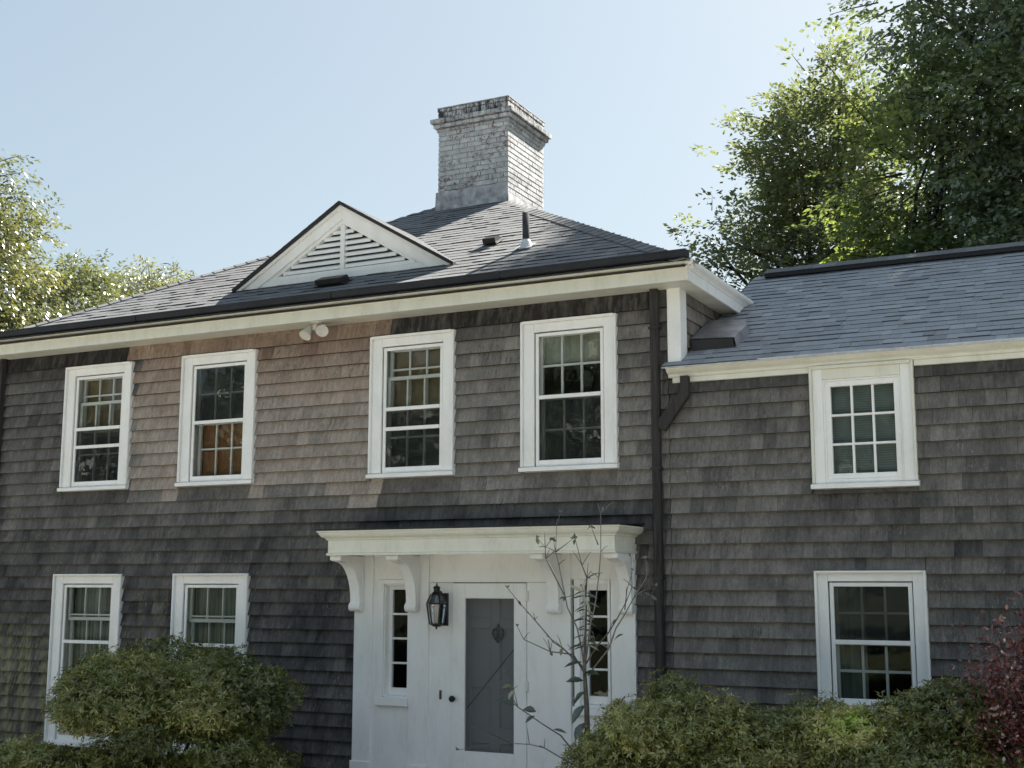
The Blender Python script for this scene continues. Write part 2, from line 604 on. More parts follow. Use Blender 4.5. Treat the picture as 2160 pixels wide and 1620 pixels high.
def weather(x, z, row):
    r = random.random
    a = dict(tone=0.0, fresh=0.0, stain_shade=0.0, moss=0.0)
    wing = x > -3.8
    if wing:
        tn = 0.44 + 0.05 * math.sin(x * 2 + z)
        tn -= 0.10 * smooth(2.0, 1.0, z)
        tn -= 0.14 * smooth(-2.2, -0.8, x)
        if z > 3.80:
            a['stain_shade'] = 0.55 * smooth(3.78, 4.0, z)
    else:
        tn = 0.56
        tn -= 0.36 * smooth(3.25, 2.75, z)
        if z < 3.3:
            tn += 0.10 * smooth(-6.5, -4.5, x)
        if x < -9.95:
            tn = min(tn, 0.30)
        if z < 2.2 and x < -7:
            tn -= 0.05
        fr = -9.99 + 0.15 * math.sin(row * 2.3) < x < -6.74 + 0.10 * math.sin(row * 3.7 + 1) and z > 3.2 + 0.12 * math.sin(x * 3) + random.uniform(-0.05, 0.05)
        if fr and -9.22 < x < -8.25 and z < 3.32:
            fr = False
        if fr:
            a['fresh'] = 0.36 + 0.56 * smooth(3.95, 4.7, z) + random.uniform(-0.10, 0.12)
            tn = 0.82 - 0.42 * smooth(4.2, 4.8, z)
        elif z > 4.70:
            a['stain_shade'] = 0.92
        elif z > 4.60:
            a['stain_shade'] = 0.45
        if 2.80 < z < 3.06 and not fr:
            a['stain_shade'] = max(a['stain_shade'], 0.35 * smooth(-9, -6, x))
        a['moss'] = smooth(-10.3, -11.3, x) * smooth(2.25, 1.4, z) * 0.9
        if -9.9 < x < -9.28 and 1.2 < z < 2.3:
            a['moss'] = 0.35
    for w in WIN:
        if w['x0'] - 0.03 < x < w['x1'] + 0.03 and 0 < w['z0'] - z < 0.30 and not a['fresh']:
            a['stain_shade'] = max(a['stain_shade'], 0.50 * (1 - (w['z0'] - z) / 0.42))
    tn += random.gauss(0, 0.058 if tn > 0.36 else 0.045)
    if r() < 0.06:
        tn += random.choice([-0.13, 0.17])
    a['tone'] = max(0.02, tn)
    return a


pieces = []        # (x0,x1,zb,zt,attrs)
blocks = [(w['x0'], w['x1'], w['z0'], w['z1']) for w in WIN] + [(ENT['x0'], ENT['x1'], -1, 2.60)]


def clad(x0, x1, ztop):
    for row, zb in enumerate(COURSES):
        zt = zb + CW if row else ztop
        if zb > ztop - 0.03:
            continue
        zt = min(zt, ztop)
        x = x0 + 0.002
        while x < x1 - 0.03:
            wd = random.choice([0.09, 0.11, 0.13, 0.15, 0.17, 0.20]) * random.uniform(0.92, 1.08)
            xe = min(x + wd, x1 - 0.002)
            if x1 - xe < 0.04:
                xe = x1 - 0.002
            cuts = sorted({x, xe, *[c for b in blocks if zb < b[3] and zt > b[2] for c in b[:2] if x < c < xe]})
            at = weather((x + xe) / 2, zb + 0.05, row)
            for a, b in zip(cuts, cuts[1:]):
                if b - a < 0.012:
                    continue
                cb, ct = zb, zt + 0.03
                skip = False
                for q in blocks:
                    if q[0] <= (a + b) / 2 <= q[1] and cb < q[3] and ct > q[2]:
                        if cb < q[2]:
                            ct = min(ct, q[2] + 0.004)
                        elif ct > q[3] + 0.03:
                            cb = q[3] - 0.004
                        else:
                            skip = True
                if skip or ct - cb < 0.03:
                    continue
                pieces.append((a + 0.0008, b - 0.0008, cb + random.uniform(-0.001, 0.001), ct, at))
            x = xe


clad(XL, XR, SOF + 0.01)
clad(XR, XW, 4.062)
YB, YT = -0.050, -0.002      # butt face, top face


def shingle_geo(mb, a, b, zb, zt, at):
    k = random.uniform(-0.0012, 0.0012)
    mb.add([(a, YB + k, zb), (b, YB + k * 0.4, zb), (b, YT, zt), (a, YT, zt), (a, 0.0, zb + 0.001), (b, 0.0, zb + 0.001)],
           [(0, 1, 2, 3), (0, 3, 4), (1, 5, 2)], at)
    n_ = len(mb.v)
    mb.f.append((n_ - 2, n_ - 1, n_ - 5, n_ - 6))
    mb.a.append(dict(at, stain_shade=1.0))  # underside near black: the shadow line below each course, put into the colour


def area(p):
    if p[2] < 1.85:
        return 0
    c = [proj((p[0], 0, p[2])), proj((p[1], 0, p[3] - 0.03))]
    if not all(0 < q[0] < 2160 and 0 < q[1] < 1600 for q in c):
        return 0
    return abs((c[1][0] - c[0][0]) * (c[1][1] - c[0][1]))


order = sorted(range(len(pieces)), key=lambda i: -area(pieces[i]))
single = set(order[:290])
um = MB()
um.add([(0, YB, 0), (1, YB, 0), (1, YT, 1), (0, YT, 1), (0, 0.0, 0.005), (1, 0.0, 0.005)], [(0, 1, 2, 3), (4, 5, 1, 0), (0, 3, 4), (1, 5, 2)])
unit = bpy.data.meshes.new('wall_shingle')
unit.from_pydata(um.v, [], um.f)
unit.materials.append(M['shingle'])
unit.attributes.new('stain_shade', 'FLOAT', 'FACE').data.foreach_set('value', [0, 1.0, 0, 0])  # butt underside painted dark as the course's shadow line
mb = MB()
for i, p in enumerate(pieces):
    if i in single:
        o = bpy.data.objects.new('wall_shingle', unit)
        COL.objects.link(o)
        o.parent = wall
        o.location = (p[0], 0, p[2])
        o.scale = (p[1] - p[0], random.uniform(0.975, 1.03), p[3] - p[2])
        for k, v in p[4].items():
            o[k] = float(v)
    else:
        shingle_geo(mb, *p)
sh = obj('wall_shingle_courses', mb, M['shingle'], wall)
sh['kind'] = 'stuff'

# side wall triangle above the wing roof (right face of the main block)
mb = MB()
z = 4.15
row = 0
while z < SOF - 0.01:
    y = 0.13
    while y < 1.9:
        wd = random.uniform(0.09, 0.19)
        zt = min(z + CW + 0.03, SOF + 0.01)
        at = dict(tone=0.5 + random.gauss(0, 0.16), fresh=0.18, stain_shade=0.35 if z > 4.7 else 0.05, moss=0.0)
        xa = XC - 0.024
        mb.add([(xa + 0.028, y, z), (xa + 0.028, y + wd - 0.003, z), (xa + 0.003, y + wd - 0.003, zt), (xa + 0.003, y, zt), (xa, y, z), (xa, y + wd - 0.003, z)],
               [(0, 1, 2, 3), (4, 5, 1, 0), (0, 3, 4), (1, 5, 2)], at)
        y += wd
    z += CW
o = obj('side_shingle_courses', mb, M['shingle'], side)
o['kind'] = 'stuff'

# ---- corner boards
mb = MB()
mb.bbox(XR, XC, -0.042, 0.0, 4.20, SOF)
mb.bbox(XC - 0.02, XC + 0.004, -0.036, 0.13, 4.20, SOF - 0.001)
obj('corner_board', mb, M['trim'], house)
mb = MB()
mb.bbox(-12.15, -12.02, -0.042, 0.0, 0.1, SOF)
obj('corner_board', mb, M['trim'], house)

# ---- main eave: soffit, fascia, crown, gutter
EX, EY = -3.441, -0.334        # outer fascia faces
mb = MB()
mb.box(-12.4, EX - 0.02, EY + 0.02, 0.03, SOF, SOF + 0.02)
mb.box(XC - 0.03, EX - 0.021, 0.03, 7.9, SOF + 0.001, SOF + 0.021)
obj('soffit', mb, M['trim_aged'], house)
mb = MB()
mb.box(-12.4, EX, EY, EY + 0.02, SOF - 0.012, 5.0)
obj('fascia_board', mb, M['trim_aged'], house)
mb = MB()
mb.box(EX - 0.02, EX + 0.002, EY + 0.021, 7.9, SOF - 0.011, 5.0)
obj('fascia_board', mb, M['trim'], house)
crown = [(0, 5.0), (-0.012, 5.0), (-0.016, 5.012), (-0.030, 5.024), (-0.052, 5.034), (-0.064, 5.048), (-0.064, 5.07), (0, 5.07)]
mb = MB()
mb.prism([(EY + a, z_) for a, z_ in crown], 'x', -12.4, EX + 0.06)
obj('crown_moulding', mb, M['trim_aged'], house)
mb = MB()
mb.prism([(EX - a, z_ - 0.001) for a, z_ in crown], 'y', EY - 0.055, 7.9)
obj('crown_moulding', mb, M['trim'], house)
mb = MB()
gx1 = -3.405
mb.box(-12.42, gx1, -0.492, -0.482, 5.078, 5.134)
mb.box(-12.42, gx1, -0.482, -0.402, 5.072, 5.0775)
mb.box(-12.42, gx1, -0.410, -0.402, 5.078, 5.118)
mb.box(gx1, gx1 + 0.006, -0.492, -0.402, 5.072, 5.134)
mb.box(-12.42, gx1 + 0.006, -0.499, -0.4925, 5.125, 5.138)
mb.box(-12.42, gx1, -0.496, -0.4925, 5.094, 5.101)
gut = obj('gutter', mb, M['gutter'], house)
for gx in (-9.55, -7.05, -5.2):
    mb = MB()
    mb.box(gx, gx + 0.012, -0.5005, -0.400, 5.070, 5.1385)
    obj('gutter_seam', mb, M['metal_dark'], gut)

# ---- main roof
RM = 0.557
RL = math.sqrt(1 + RM * RM)
RC, RS = 1 / RL, RM / RL


def zmain(y):
    return 5.08 + RM * (y + 0.4)


APX, APY = -7.65, 3.81
apz = zmain(APY) - 0.012
mb = MB()
e0 = zmain(-0.44) - 0.012
mb.add([(-11.90, -0.44, e0), (-3.40, -0.44, e0), (APX, APY, apz), (-3.40, 8.06, e0), (-11.90, 8.06, e0), (-12.42, -0.44, e0 - 0.02), (-12.42, 8.06, e0 - 0.02)],
       [(0, 1, 2), (1, 3, 2), (3, 4, 2), (4, 0, 2), (5, 0, 4, 6)])
mb.add([(-12.42, -0.44, e0 - 0.03), (-3.42, -0.42, e0 - 0.03), (-3.42, 8.0, e0 - 0.03), (-12.42, 8.0, e0 - 0.03)], [(0, 1, 2, 3)])
mroof = obj('main_roof', mb, M['roof_dark'], house)

ROOF = []           # (origin, e_u, e_s, e_n, u0, u1, s0, ds, thick, tone, parent)


def lay(parent, O, u, s_, n_, smax, ulim, skip=lambda p: False, exp=0.13):
    k = 0
    while k * exp < smax - 0.02:
        s0 = k * exp
        lo, hi = ulim(s0 + exp * 0.5)
        x = lo
        while x < hi - 0.02:
            wd = random.choice([0.09, 0.12, 0.15, 0.17, 0.20, 0.25]) * random.uniform(0.9, 1.1)
            xe = min(x + wd, hi)
            c = O + u * ((x + xe) / 2) + s_ * (s0 + exp / 2)
            if not skip(c):
                th = random.choice([0.005, 0.006, 0.007, 0.009, 0.012])
                ROOF.append((O, u, s_, n_, x + 0.001, xe - 0.001, s0 + random.uniform(-0.004, 0.004), exp + 0.03, th,
                             min(1, max(0, random.gauss(0.5, 0.13))), parent))
            x = xe
        k += 1


V = Vector
ou, os_, on = V((1, 0, 0)), V((0, RC, RS)), V((0, -RS, RC))
CH = dict(x0=-7.945, x1=-6.934, y0=3.15, y1=4.20)


def skip_main(p):
    if CH['x0'] < p.x < CH['x1'] and p.y > CH['y0'] + 0.05:
        return True
    if p.y > 0.45 and p.z < 5.5 + 0.8 and abs(p.x + 7.505) < (6.28 - p.z) / 0.6 - 0.12:
        return True
    return False


lay(mroof, V((0, -0.47, zmain(-0.47))), ou, os_, on, (APY + 0.47) / RC,
    lambda s_: (-11.46 + (-0.47 + s_ * RC), -3.84 - (-0.47 + s_ * RC)), skip_main)

# wing roof
WM = 0.525
WL = math.sqrt(1 + WM * WM)


def zwing(y):
    return 4.27 + WM * y


mb = MB()
a = -0.012
mb.add([(-3.755, -0.12, zwing(-0.12) + a), (XW + 0.2, -0.12, zwing(-0.12) + a), (XW + 0.2, 2.42, zwing(2.42) + a), (-3.65, 2.42, zwing(2.42) + a), (-3.65, 0, zwing(0) + a), (-3.755, 0, zwing(0) + a)], [(0, 1, 2, 3, 4, 5)])
mb.add([(-3.65, 2.42, zwing(2.42) + a), (XW + 0.2, 2.42, zwing(2.42) + a), (XW + 0.2, 4.96, zwing(-0.12)), (-3.65, 4.96, zwing(-0.12))], [(0, 1, 2, 3)])
wroof = obj('wing_roof', mb, M['roof_dark'], house)
wu, ws, wnn = V((1, 0, 0)), V((0, 1 / WL, WM / WL)), V((0, -WM / WL, 1 / WL))
lay(wroof, V((0, -0.145, zwing(-0.145))), wu, ws, wnn, (2.40 + 0.145) * WL,
    lambda s_: (-3.765 if s_ / WL < 0.145 else -3.618, XW + 0.2), lambda p: False, 0.131)


def roof_geo(mb, r):
    O, u, s_, n_, u0, u1, s0, ds, th, tn, _ = r
    P = lambda a, b, c: O + u * a + s_ * b + n_ * c
    mb.add([P(u0, s0, th), P(u1, s0, th), P(u1, s0 + ds, 0.001), P(u0, s0 + ds, 0.001), P(u0, s0, -0.004), P(u1, s0, -0.004)],
           [(0, 1, 2, 3), (0, 3, 4), (1, 5, 2)], dict(tone=tn))
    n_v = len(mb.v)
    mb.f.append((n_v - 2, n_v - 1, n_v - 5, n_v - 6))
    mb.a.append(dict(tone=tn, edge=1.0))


def rarea(r):
    a_ = r[0] + r[1] * r[4] + r[2] * r[6]
    b_ = r[0] + r[1] * r[5] + r[2] * (r[6] + 0.13)
    p, q = proj(a_), proj(b_)
    if not (0 < p[0] < 2160 and 0 < q[0] < 2160):
        return 0
    return abs((q[0] - p[0]) * (q[1] - p[1]))


order = sorted(range(len(ROOF)), key=lambda i: -rarea(ROOF[i]))
single = set(order[:290])
um = MB()
um.add([(0, 0, 1), (1, 0, 1), (1, 1, 0.06), (0, 1, 0.06), (0, 0, -0.3), (1, 0, -0.3)], [(0, 1, 2, 3), (4, 5, 1, 0), (0, 3, 4), (1, 5, 2)])
unit = bpy.data.meshes.new('roof_shingle')
unit.from_pydata(um.v, [], um.f)
unit.materials.append(M['roof'])
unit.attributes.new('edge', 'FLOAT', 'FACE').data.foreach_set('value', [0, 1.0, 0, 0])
unit_blue = unit.copy()
unit_blue.materials[0] = M['roof_blue']
mbs = {mroof.name: MB(), wroof.name: MB()}
for i, r in enumerate(ROOF):
    if i in single:
        O, u, s_, n_, u0, u1, s0, ds, th, tn, par = r
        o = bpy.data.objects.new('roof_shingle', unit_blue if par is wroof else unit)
        COL.objects.link(o)
        o.parent = par
        org = O + u * u0 + s_ * s0
        A, B, C_ = u * (u1 - u0), s_ * ds, n_ * th
        o.matrix_local = Matrix(((A.x, B.x, C_.x, org.x), (A.y, B.y, C_.y, org.y), (A.z, B.z, C_.z, org.z), (0, 0, 0, 1)))
        o['tone'] = float(tn)
    else:
        roof_geo(mbs[r[10].name], r)
for par in (mroof, wroof):
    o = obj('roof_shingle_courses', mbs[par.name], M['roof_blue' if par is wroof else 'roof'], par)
    o['kind'] = 'stuff'

# hip caps: one folded piece after another up each front hip
um = MB()
hd = V((-1, 1, RM)).normalized()


def hip_caps(start, d, n1, n2, count, step):
    """d: along the hip, n1/n2: outward directions down each roof side"""
    side1 = (n1.cross(d)).normalized()
    for k in range(count):
        p = start + d * (k * step + random.uniform(-0.006, 0.006))
        m_ = MB()
        w_ = 0.125
        upv = (n1 + n2).normalized()
        a1 = d.cross(n1).normalized()
        a2 = d.cross(n2).normalized()
        if a1.dot(n2) > 0:
            a1 = -a1
        if a2.dot(n1) > 0:
            a2 = -a2
        q = p + d * (step + 0.03)
        h0, h1 = 0.017, 0.010
        m_.add([p + a1 * w_ + n1 * h0, p + upv * (h0 + 0.006), p + a2 * w_ + n2 * h0, q + a2 * w_ + n2 * h1, q + upv * (h1 + 0.004), q + a1 * w_ + n1 * h1,
                p + a1 * w_, p, p + a2 * w_],
               [(0, 1, 4, 5), (1, 2, 3, 4), (6, 7, 1, 0), (7, 8, 2, 1), (0, 5, 6), (2, 8, 3)], dict(tone=min(1, max(0, random.gauss(0.45, 0.2)))))
        obj('hip_cap', m_, M['roof'], mroof)


nf = V((0, -RS, RC))
nr = V((RS, 0, RC))
nl = V((-RS, 0, RC))
hip_caps(V((-3.42, -0.42, zmain(-0.42))), V((-1, 1, RM)).normalized(), nf, nr, 30, 0.142)
hip_caps(V((-11.86, -0.40, zmain(-0.40))), V((1, 1, RM)).normalized(), nf, nl, 30, 0.142)

# ridge vent on the wing
mb = MB()
rz = zwing(2.42)
mb.prism([(2.27, rz - 0.046), (2.27, rz - 0.004), (2.42, rz + 0.062), (2.57, rz - 0.004), (2.57, rz - 0.046)], 'x', -3.47, XW + 0.2)
o = obj('ridge_vent', mb, M['black_iron'], wroof)
mb = MB()
x = -3.48
while x < XW:
    tn = random.random()
    mb.add([(x, 2.262, rz + 0.000), (x + 0.25, 2.262, rz + 0.002), (x + 0.25, 2.42, rz + 0.078), (x, 2.42, rz + 0.075), (x, 2.262, rz - 0.006), (x + 0.25, 2.262, rz - 0.004)],
           [(0, 1, 2, 3), (4, 5, 1, 0)], dict(tone=0.3 + 0.5 * tn))
    mb.add([(x, 2.42, rz + 0.075), (x + 0.25, 2.42, rz + 0.078), (x + 0.25, 2.578, rz + 0.002), (x, 2.578, rz + 0.000)], [(0, 1, 2, 3)], dict(tone=0.3 + 0.5 * tn))
    x += 0.25
obj('ridge_cap', mb, M['roof'], wroof)

# ---- wing eave: crown, frieze, drip edge
mb = MB()
wc = [(0.0, 4.108), (-0.040, 4.108), (-0.048, 4.120), (-0.048, 4.130), (-0.062, 4.140), (-0.088, 4.152), (-0.112, 4.172), (-0.118, 4.182), (-0.128, 4.186), (-0.128, 4.197), (0.0, 4.197)]
mb.prism([(y_ - 0.004, z_) for y_, z_ in wc], 'x', -3.735, XW + 0.2)
obj('wing_cornice', mb, M['trim_aged'], house)
mb = MB()
mb.bbox(-3.70, -2.496, -0.043, 0.0, 4.060, 4.107)
mb.bbox(-1.644, XW, -0.043, 0.0, 4.060, 4.107)
obj('frieze_board', mb, M['trim_aged'], house)
mb = MB()
mb.box(-3.76, XW + 0.2, -0.152, -0.138, 4.178, 4.188)
mb.box(-2.9, XW + 0.2, -0.158, -0.146, 4.1885, 4.200)
obj('drip_edge', mb, M['metal_light'], wroof)

# ---- dormer with louvred vent
dor = obj('dormer', MB().prism([(-8.80, 5.45), (-6.22, 5.45), (-7.51, 6.215)], 'y', 0.46, 0.50), M['sheath'], house)
DA = (-7.51, 6.30)
DM = 0.592


def chevron(drop0, drop1, zbase, cx=DA[0], za=DA[1], m=DM):
    """two sloping boards between two parallel gable lines, cut off at zbase"""
    o0, o1 = za - drop0, za - drop1
    L = [(cx, o0), (cx - (o0 - zbase) / m, zbase), (cx - (o1 - zbase) / m, zbase), (cx, o1)]
    R = [(2 * cx - p[0], p[1]) for p in L]
    return L, R


for dr0, dr1, zb_, y0_, y1_, nm in ((0.035, 0.150, 5.47, 0.352, 0.40, 'rake_board'), (0.150, 0.192, 5.57, 0.378, 0.43, 'louvre_frame')):
    L, R = chevron(dr0, dr1, zb_)
    obj(nm, MB().prism(L, 'y', y0_, y1_), M['trim'], dor)
    obj(nm, MB().prism(R[::-1], 'y', y0_ + 0.0005, y1_ + 0.0005), M['trim'], dor)
L, R = chevron(0.0, 0.037, 5.46)
obj('rake_crown', MB().prism(L, 'y', 0.322, 0.40), M['trim'], dor)
obj('rake_crown', MB().prism(R[::-1], 'y', 0.3225, 0.40), M['trim'], dor)
zl = 5.612
hw = (DA[1] - 0.192 - 5.57) / DM
obj('louvre_frame', MB().bbox(DA[0] - hw, DA[0] + hw, 0.372, 0.43, 5.57, zl), M['trim'], dor)
obj('base_board', MB().bbox(DA[0] - 1.18, DA[0] + 1.18, 0.366, 0.43, 5.44, 5.569), M['trim'], dor)
obj('mullion', MB().bbox(DA[0] - 0.028, DA[0] + 0.028, 0.374, 0.43, zl, 6.10), M['trim'], dor)
for k in range(7):
    z0_ = zl + 0.010 + k * 0.063
    hl = (DA[1] - 0.192 - (z0_ + 0.03)) / DM
    for sg in (-1, 1):
        a_, b_ = sorted((DA[0] + sg * 0.03, DA[0] + sg * hl))
        if b_ - a_ < 0.03:
            continue
        obj('slat', MB().prism([(0.385, z0_), (0.392, z0_), (0.440, z0_ + 0.048), (0.440, z0_ + 0.060), (0.428, z0_ + 0.060), (0.385, z0_ + 0.034)], 'x', a_, b_), M['trim'], dor)
# dormer roof slabs
yb_ = (6.335 - 5.08) / RM - 0.4 + 0.05
for sg in (-1, 1):
    tip = V((DA[0] + sg * 1.395, 0.30, 5.475))
    ap, bk = V((DA[0], 0.30, 6.300)), V((DA[0], yb_, 6.300))
    tb = V((DA[0] + sg * 1.395, 0.335, 5.475))
    h = V((0, 0, 0.038))
    m_ = MB()
    m_.add([tip, ap, bk, tb, tip + h, ap + h, bk + h, tb + h], [(0, 1, 2, 3), (4, 7, 6, 5), (0, 4, 5, 1), (0, 3, 7, 4), (3, 2, 6, 7)])
    ds_ = obj('dormer_roof', m_, M['roof_dark'], dor)
    sd = V((sg * 1, 0, -DM)).normalized()
    nn = V((sg * DM, 0, 1)).normalized()
    m_ = MB()
    k = 0
    Ls = math.hypot(1.395, 1.395 * DM)
    while k * 0.13 < Ls - 0.02:
        s0 = Ls - k * 0.13
        zz = 6.342 - (s0 - 0.07) * DM / math.sqrt(1 + DM * DM)
        ymax = (zz - 5.08) / RM - 0.4
        y = 0.292
        while y < ymax:
            wd = random.choice([0.12, 0.17, 0.22, 0.3])
            ye = min(y + wd, ymax + 0.05)
            th = 0.004
            O = V((DA[0], 0, 6.339))
            P = lambda a, b, c: O + V((0, a, 0)) + sd * b + nn * c
            m_.add([P(y, s0, th), P(ye, s0, th), P(ye, max(s0 - 0.15, 0.0), 0.001), P(y, max(s0 - 0.15, 0.0), 0.001), P(y, s0, -0.004), P(ye, s0, -0.004)],
                   [(0, 1, 2, 3), (4, 5, 1, 0), (0, 3, 4), (1, 5, 2)], dict(tone=min(1, max(0, random.gauss(.5, .25)))))
            y = ye
        k += 1
    obj('dormer_shingle_courses', m_, M['roof'], dor)['kind'] = 'stuff'

# ---- chimney
cx0, cx1, cy0, cy1 = CH['x0'], CH['x1'], CH['y0'], CH['y1']
mb = MB()
mb.box(cx0 + 0.012, cx1 - 0.012, cy0 + 0.012, cy1 - 0.012, 6.5, 8.38)
chim = obj('chimney', mb, M['mortar'], house)
BR = []


def brick_course(z0, h, out, lb, zs=0.0, soldier=False, soot=0.0, depth=0.06):
    """one course of bricks on all four sides, standing out by `out`"""
    X0, X1, Y0, Y1 = cx0 - out, cx1 + out, cy0 - out, cy1 + out
    g_ = 0.009
    for side_ in ('f', 'r', 'b', 'l'):
        if side_ in 'fb':
            a0, a1 = X0, X1
        else:
            a0, a1 = Y0 + depth + 0.002, Y1 - depth - 0.002
        x = a0 - (random.random() * 0 + zs)
        while x < a1 - 0.02:
            xe = x + lb * random.uniform(0.96, 1.04)
            p, q = max(x, a0), min(xe, a1)
            if a1 - q < 0.045:
                q = a1
                xe = a1
            if q - p > 0.03:
                j = random.uniform(-0.0018, 0.0022)
                hh = h - g_ * 0.9
                e_ = g_ / 2 if q < a1 - 1e-6 else 0
                e2 = g_ / 2 if p > a0 + 1e-6 else 0
                at = dict(tone=min(1, max(0, random.gauss(0.55, 0.22))), stain_shade=soot * random.uniform(0.7, 1.2))
                if side_ == 'f':
                    b = (p + e2, q - e_, Y0 - j, Y0 + depth, z0, z0 + hh)
                elif side_ == 'b':
                    b = (p + e2, q - e_, Y1 - depth, Y1 + j, z0, z0 + hh)
                elif side_ == 'r':
                    b = (X1 - depth, X1 + j, p + e2, q - e_, z0, z0 + hh)
                else:
                    b = (X0 - j, X0 + depth, p + e2, q - e_, z0, z0 + hh)
                BR.append((b, at, side_))
            x = xe


z = 6.90
k = 0
HB = 0.0672
while z < 8.09 - HB * 0.5:
    hi_ = smooth(7.55, 7.35, z) * 0.12
    brick_course(z, HB, 0.0, 0.212, 0.106 if k % 2 else 0.0, soot=0.26 + hi_)
    z += HB
    k += 1
z = 8.094
for h, out, lb, soot in ((0.052, 0.018, 0.21, 0.45), (0.058, 0.052, 0.21, 0.55), (0.066, 0.082, 0.21, 0.75)):
    brick_course(z, h, out, lb, random.choice([0, 0.1]), soot=soot, depth=0.09 + out)
    z += h
brick_course(z, 0.100, 0.006, 0.070, 0.0, soot=1.0, depth=0.1)
z += 0.100
brick_course(z, 0.052, 0.012, 0.105, 0.0, soot=1.0, depth=0.1)
z += 0.045
shared = {}
brick_rest = MB()
count = 0
for b, at, s_ in BR:
    if s_ in 'fr' and b[4] > 7.0 and count < 296:
        key = tuple(round(v, 2) for v in (b[1] - b[0], b[3] - b[2], b[5] - b[4]))
        if key not in shared:
            m_ = MB().bbox(0, 1, 0, 1, 0, 1, 0.0) if False else MB().box(0, 1, 0, 1, 0, 1)
            me = bpy.data.meshes.new('brick')
            dx, dy, dz = key
            c = 0.006
            vs = []
            for zz in (0, c / max(dz, .01), 1 - c / max(dz, .01), 1):
                ins = zz in (0, 1)
                ix, iy = (c / dx, c / dy) if ins else (0, 0)
                vs += [(ix, iy, zz), (1 - ix, iy, zz), (1 - ix, 1 - iy, zz), (ix, 1 - iy, zz)]
            fs = [(3, 2, 1, 0), (12, 13, 14, 15)]
            for l_ in range(3):
                for q in range(4):
                    fs.append((l_ * 4 + q, l_ * 4 + (q + 1) % 4, l_ * 4 + 4 + (q + 1) % 4, l_ * 4 + 4 + q))
            me.from_pydata(vs, [], fs)
            me.materials.append(M['brick'])
            shared[key] = me
        o = bpy.data.objects.new('brick', shared[key])
        COL.objects.link(o)
        o.parent = chim
        o.location = (b[0], b[2], b[4])
        o.scale = (b[1] - b[0], b[3] - b[2], b[5] - b[4])
        o.rotation_euler = (random.gauss(0, 0.002), random.gauss(0, 0.003), random.gauss(0, 0.002))
        o['tone'] = float(at['tone'])
        o['stain_shade'] = float(at['stain_shade'])
        count += 1
    else:
        brick_rest.box(*b, attr=at)
obj('brick_courses', brick_rest, M['brick'], chim)['kind'] = 'stuff'
obj('chimney_cap', MB().box(cx0 - 0.016, cx1 + 0.016, cy0 - 0.016, cy1 + 0.016, 8.417, 8.429), M['mortar'], chim)
# lead flashing skirts
mb = MB()
n = 9
for i in range(n):
    xa, xb = cx0 - 0.02 + (cx1 - cx0 + 0.03) * i / n, cx0 - 0.02 + (cx1 - cx0 + 0.03) * (i + 1) / n
    za, zb2 = 7.285 + 0.010 * math.sin(i * 1.7), 7.285 + 0.010 * math.sin((i + 1) * 1.7)
    ya, yb2 = cy0 - 0.022 - 0.006 * (i % 2), cy0 - 0.022 - 0.006 * ((i + 1) % 2)
    mb.add([(xa, cy0 - 0.05, 6.98), (xb, cy0 - 0.05, 6.98), (xb, yb2 - 0.006, 7.18), (xa, ya - 0.006, 7.18), (xb, yb2, zb2), (xa, ya, za), (xb, cy0 - 0.002, zb2), (xa, cy0 - 0.002, za)],
           [(0, 1, 2, 3), (3, 2, 4, 5), (5, 4, 6, 7)])
obj('flashing', mb, M['lead'], chim)
mb = MB()
mb.add([(cx1 + 0.022, cy0 - 0.02, 6.8), (cx1 + 0.022, cy1, 6.8), (cx1 + 0.012, cy1, 7.16), (cx1 + 0.012, cy0 - 0.02, 7.16), (cx1 - 0.01, cy1, 7.16), (cx1 - 0.01, cy0 - 0.02, 7.16), (cx1 - 0.01, cy0 - 0.02, 6.8)],
       [(0, 1, 2, 3), (3, 2, 4, 5), (0, 3, 5, 6)])
obj('flashing', mb, M['lead'], chim)

# ---- vents on the roof
vp = V((-5.464, 0.643, zmain(0.643)))
o = obj('vent_pipe', MB().tube([vp - V((0, 0, 0.1)), vp + V((-0.004, 0, 0.355))], 0.036, 16), M['pipe'], house, True)
mb = MB()
mb.tube([vp + V((0, 0, -0.03)), vp + V((0, 0, 0.06)), vp + V((0, 0, 0.085))], [0.078, 0.050, 0.039], 16)
q0 = vp + V((0, 0, 0.004)) + on * 0.02
mb.add([q0 + ou * (-0.09) + os_ * (-0.09), q0 + ou * 0.09 + os_ * (-0.09), q0 + ou * 0.09 + os_ * 0.09, q0 + ou * (-0.09) + os_ * 0.09], [(0, 1, 2, 3)])
obj('pipe_flashing', mb, M['metal_light'], o)


def roof_vent(p, w_, d_, h_):
    P = lambda a, b, c: p + ou * a + os_ * b + on * c
    m_ = MB()
    m_.add([P(-w_, -d_, 0.03), P(w_, -d_, 0.03), P(w_, -d_, h_), P(-w_, -d_, h_), P(-w_, d_, 0.0), P(w_, d_, 0.0), P(w_, d_ * 0.6, h_ * 0.9), P(-w_, d_ * 0.6, h_ * 0.9)],
           [(0, 1, 2, 3), (3, 2, 6, 7), (7, 6, 5, 4), (1, 5, 6, 2), (4, 0, 3, 7), (0, 4, 5, 1)])
    m_.add([P(-w_ * 1.25, -d_ * 1.2, 0.022), P(w_ * 1.25, -d_ * 1.2, 0.022), P(w_ * 1.25, d_ * 1.3, 0.02), P(-w_ * 1.25, d_ * 1.3, 0.02)], [(0, 1, 2, 3)])
    obj('roof_vent', m_, M['metal_dark'], house)


roof_vent(V((-6.02, 0.983, zmain(0.983))), 0.075, 0.075, 0.085)
roof_vent(V((-7.46, 0.16, zmain(0.16))), 0.16, 0.09, 0.085)

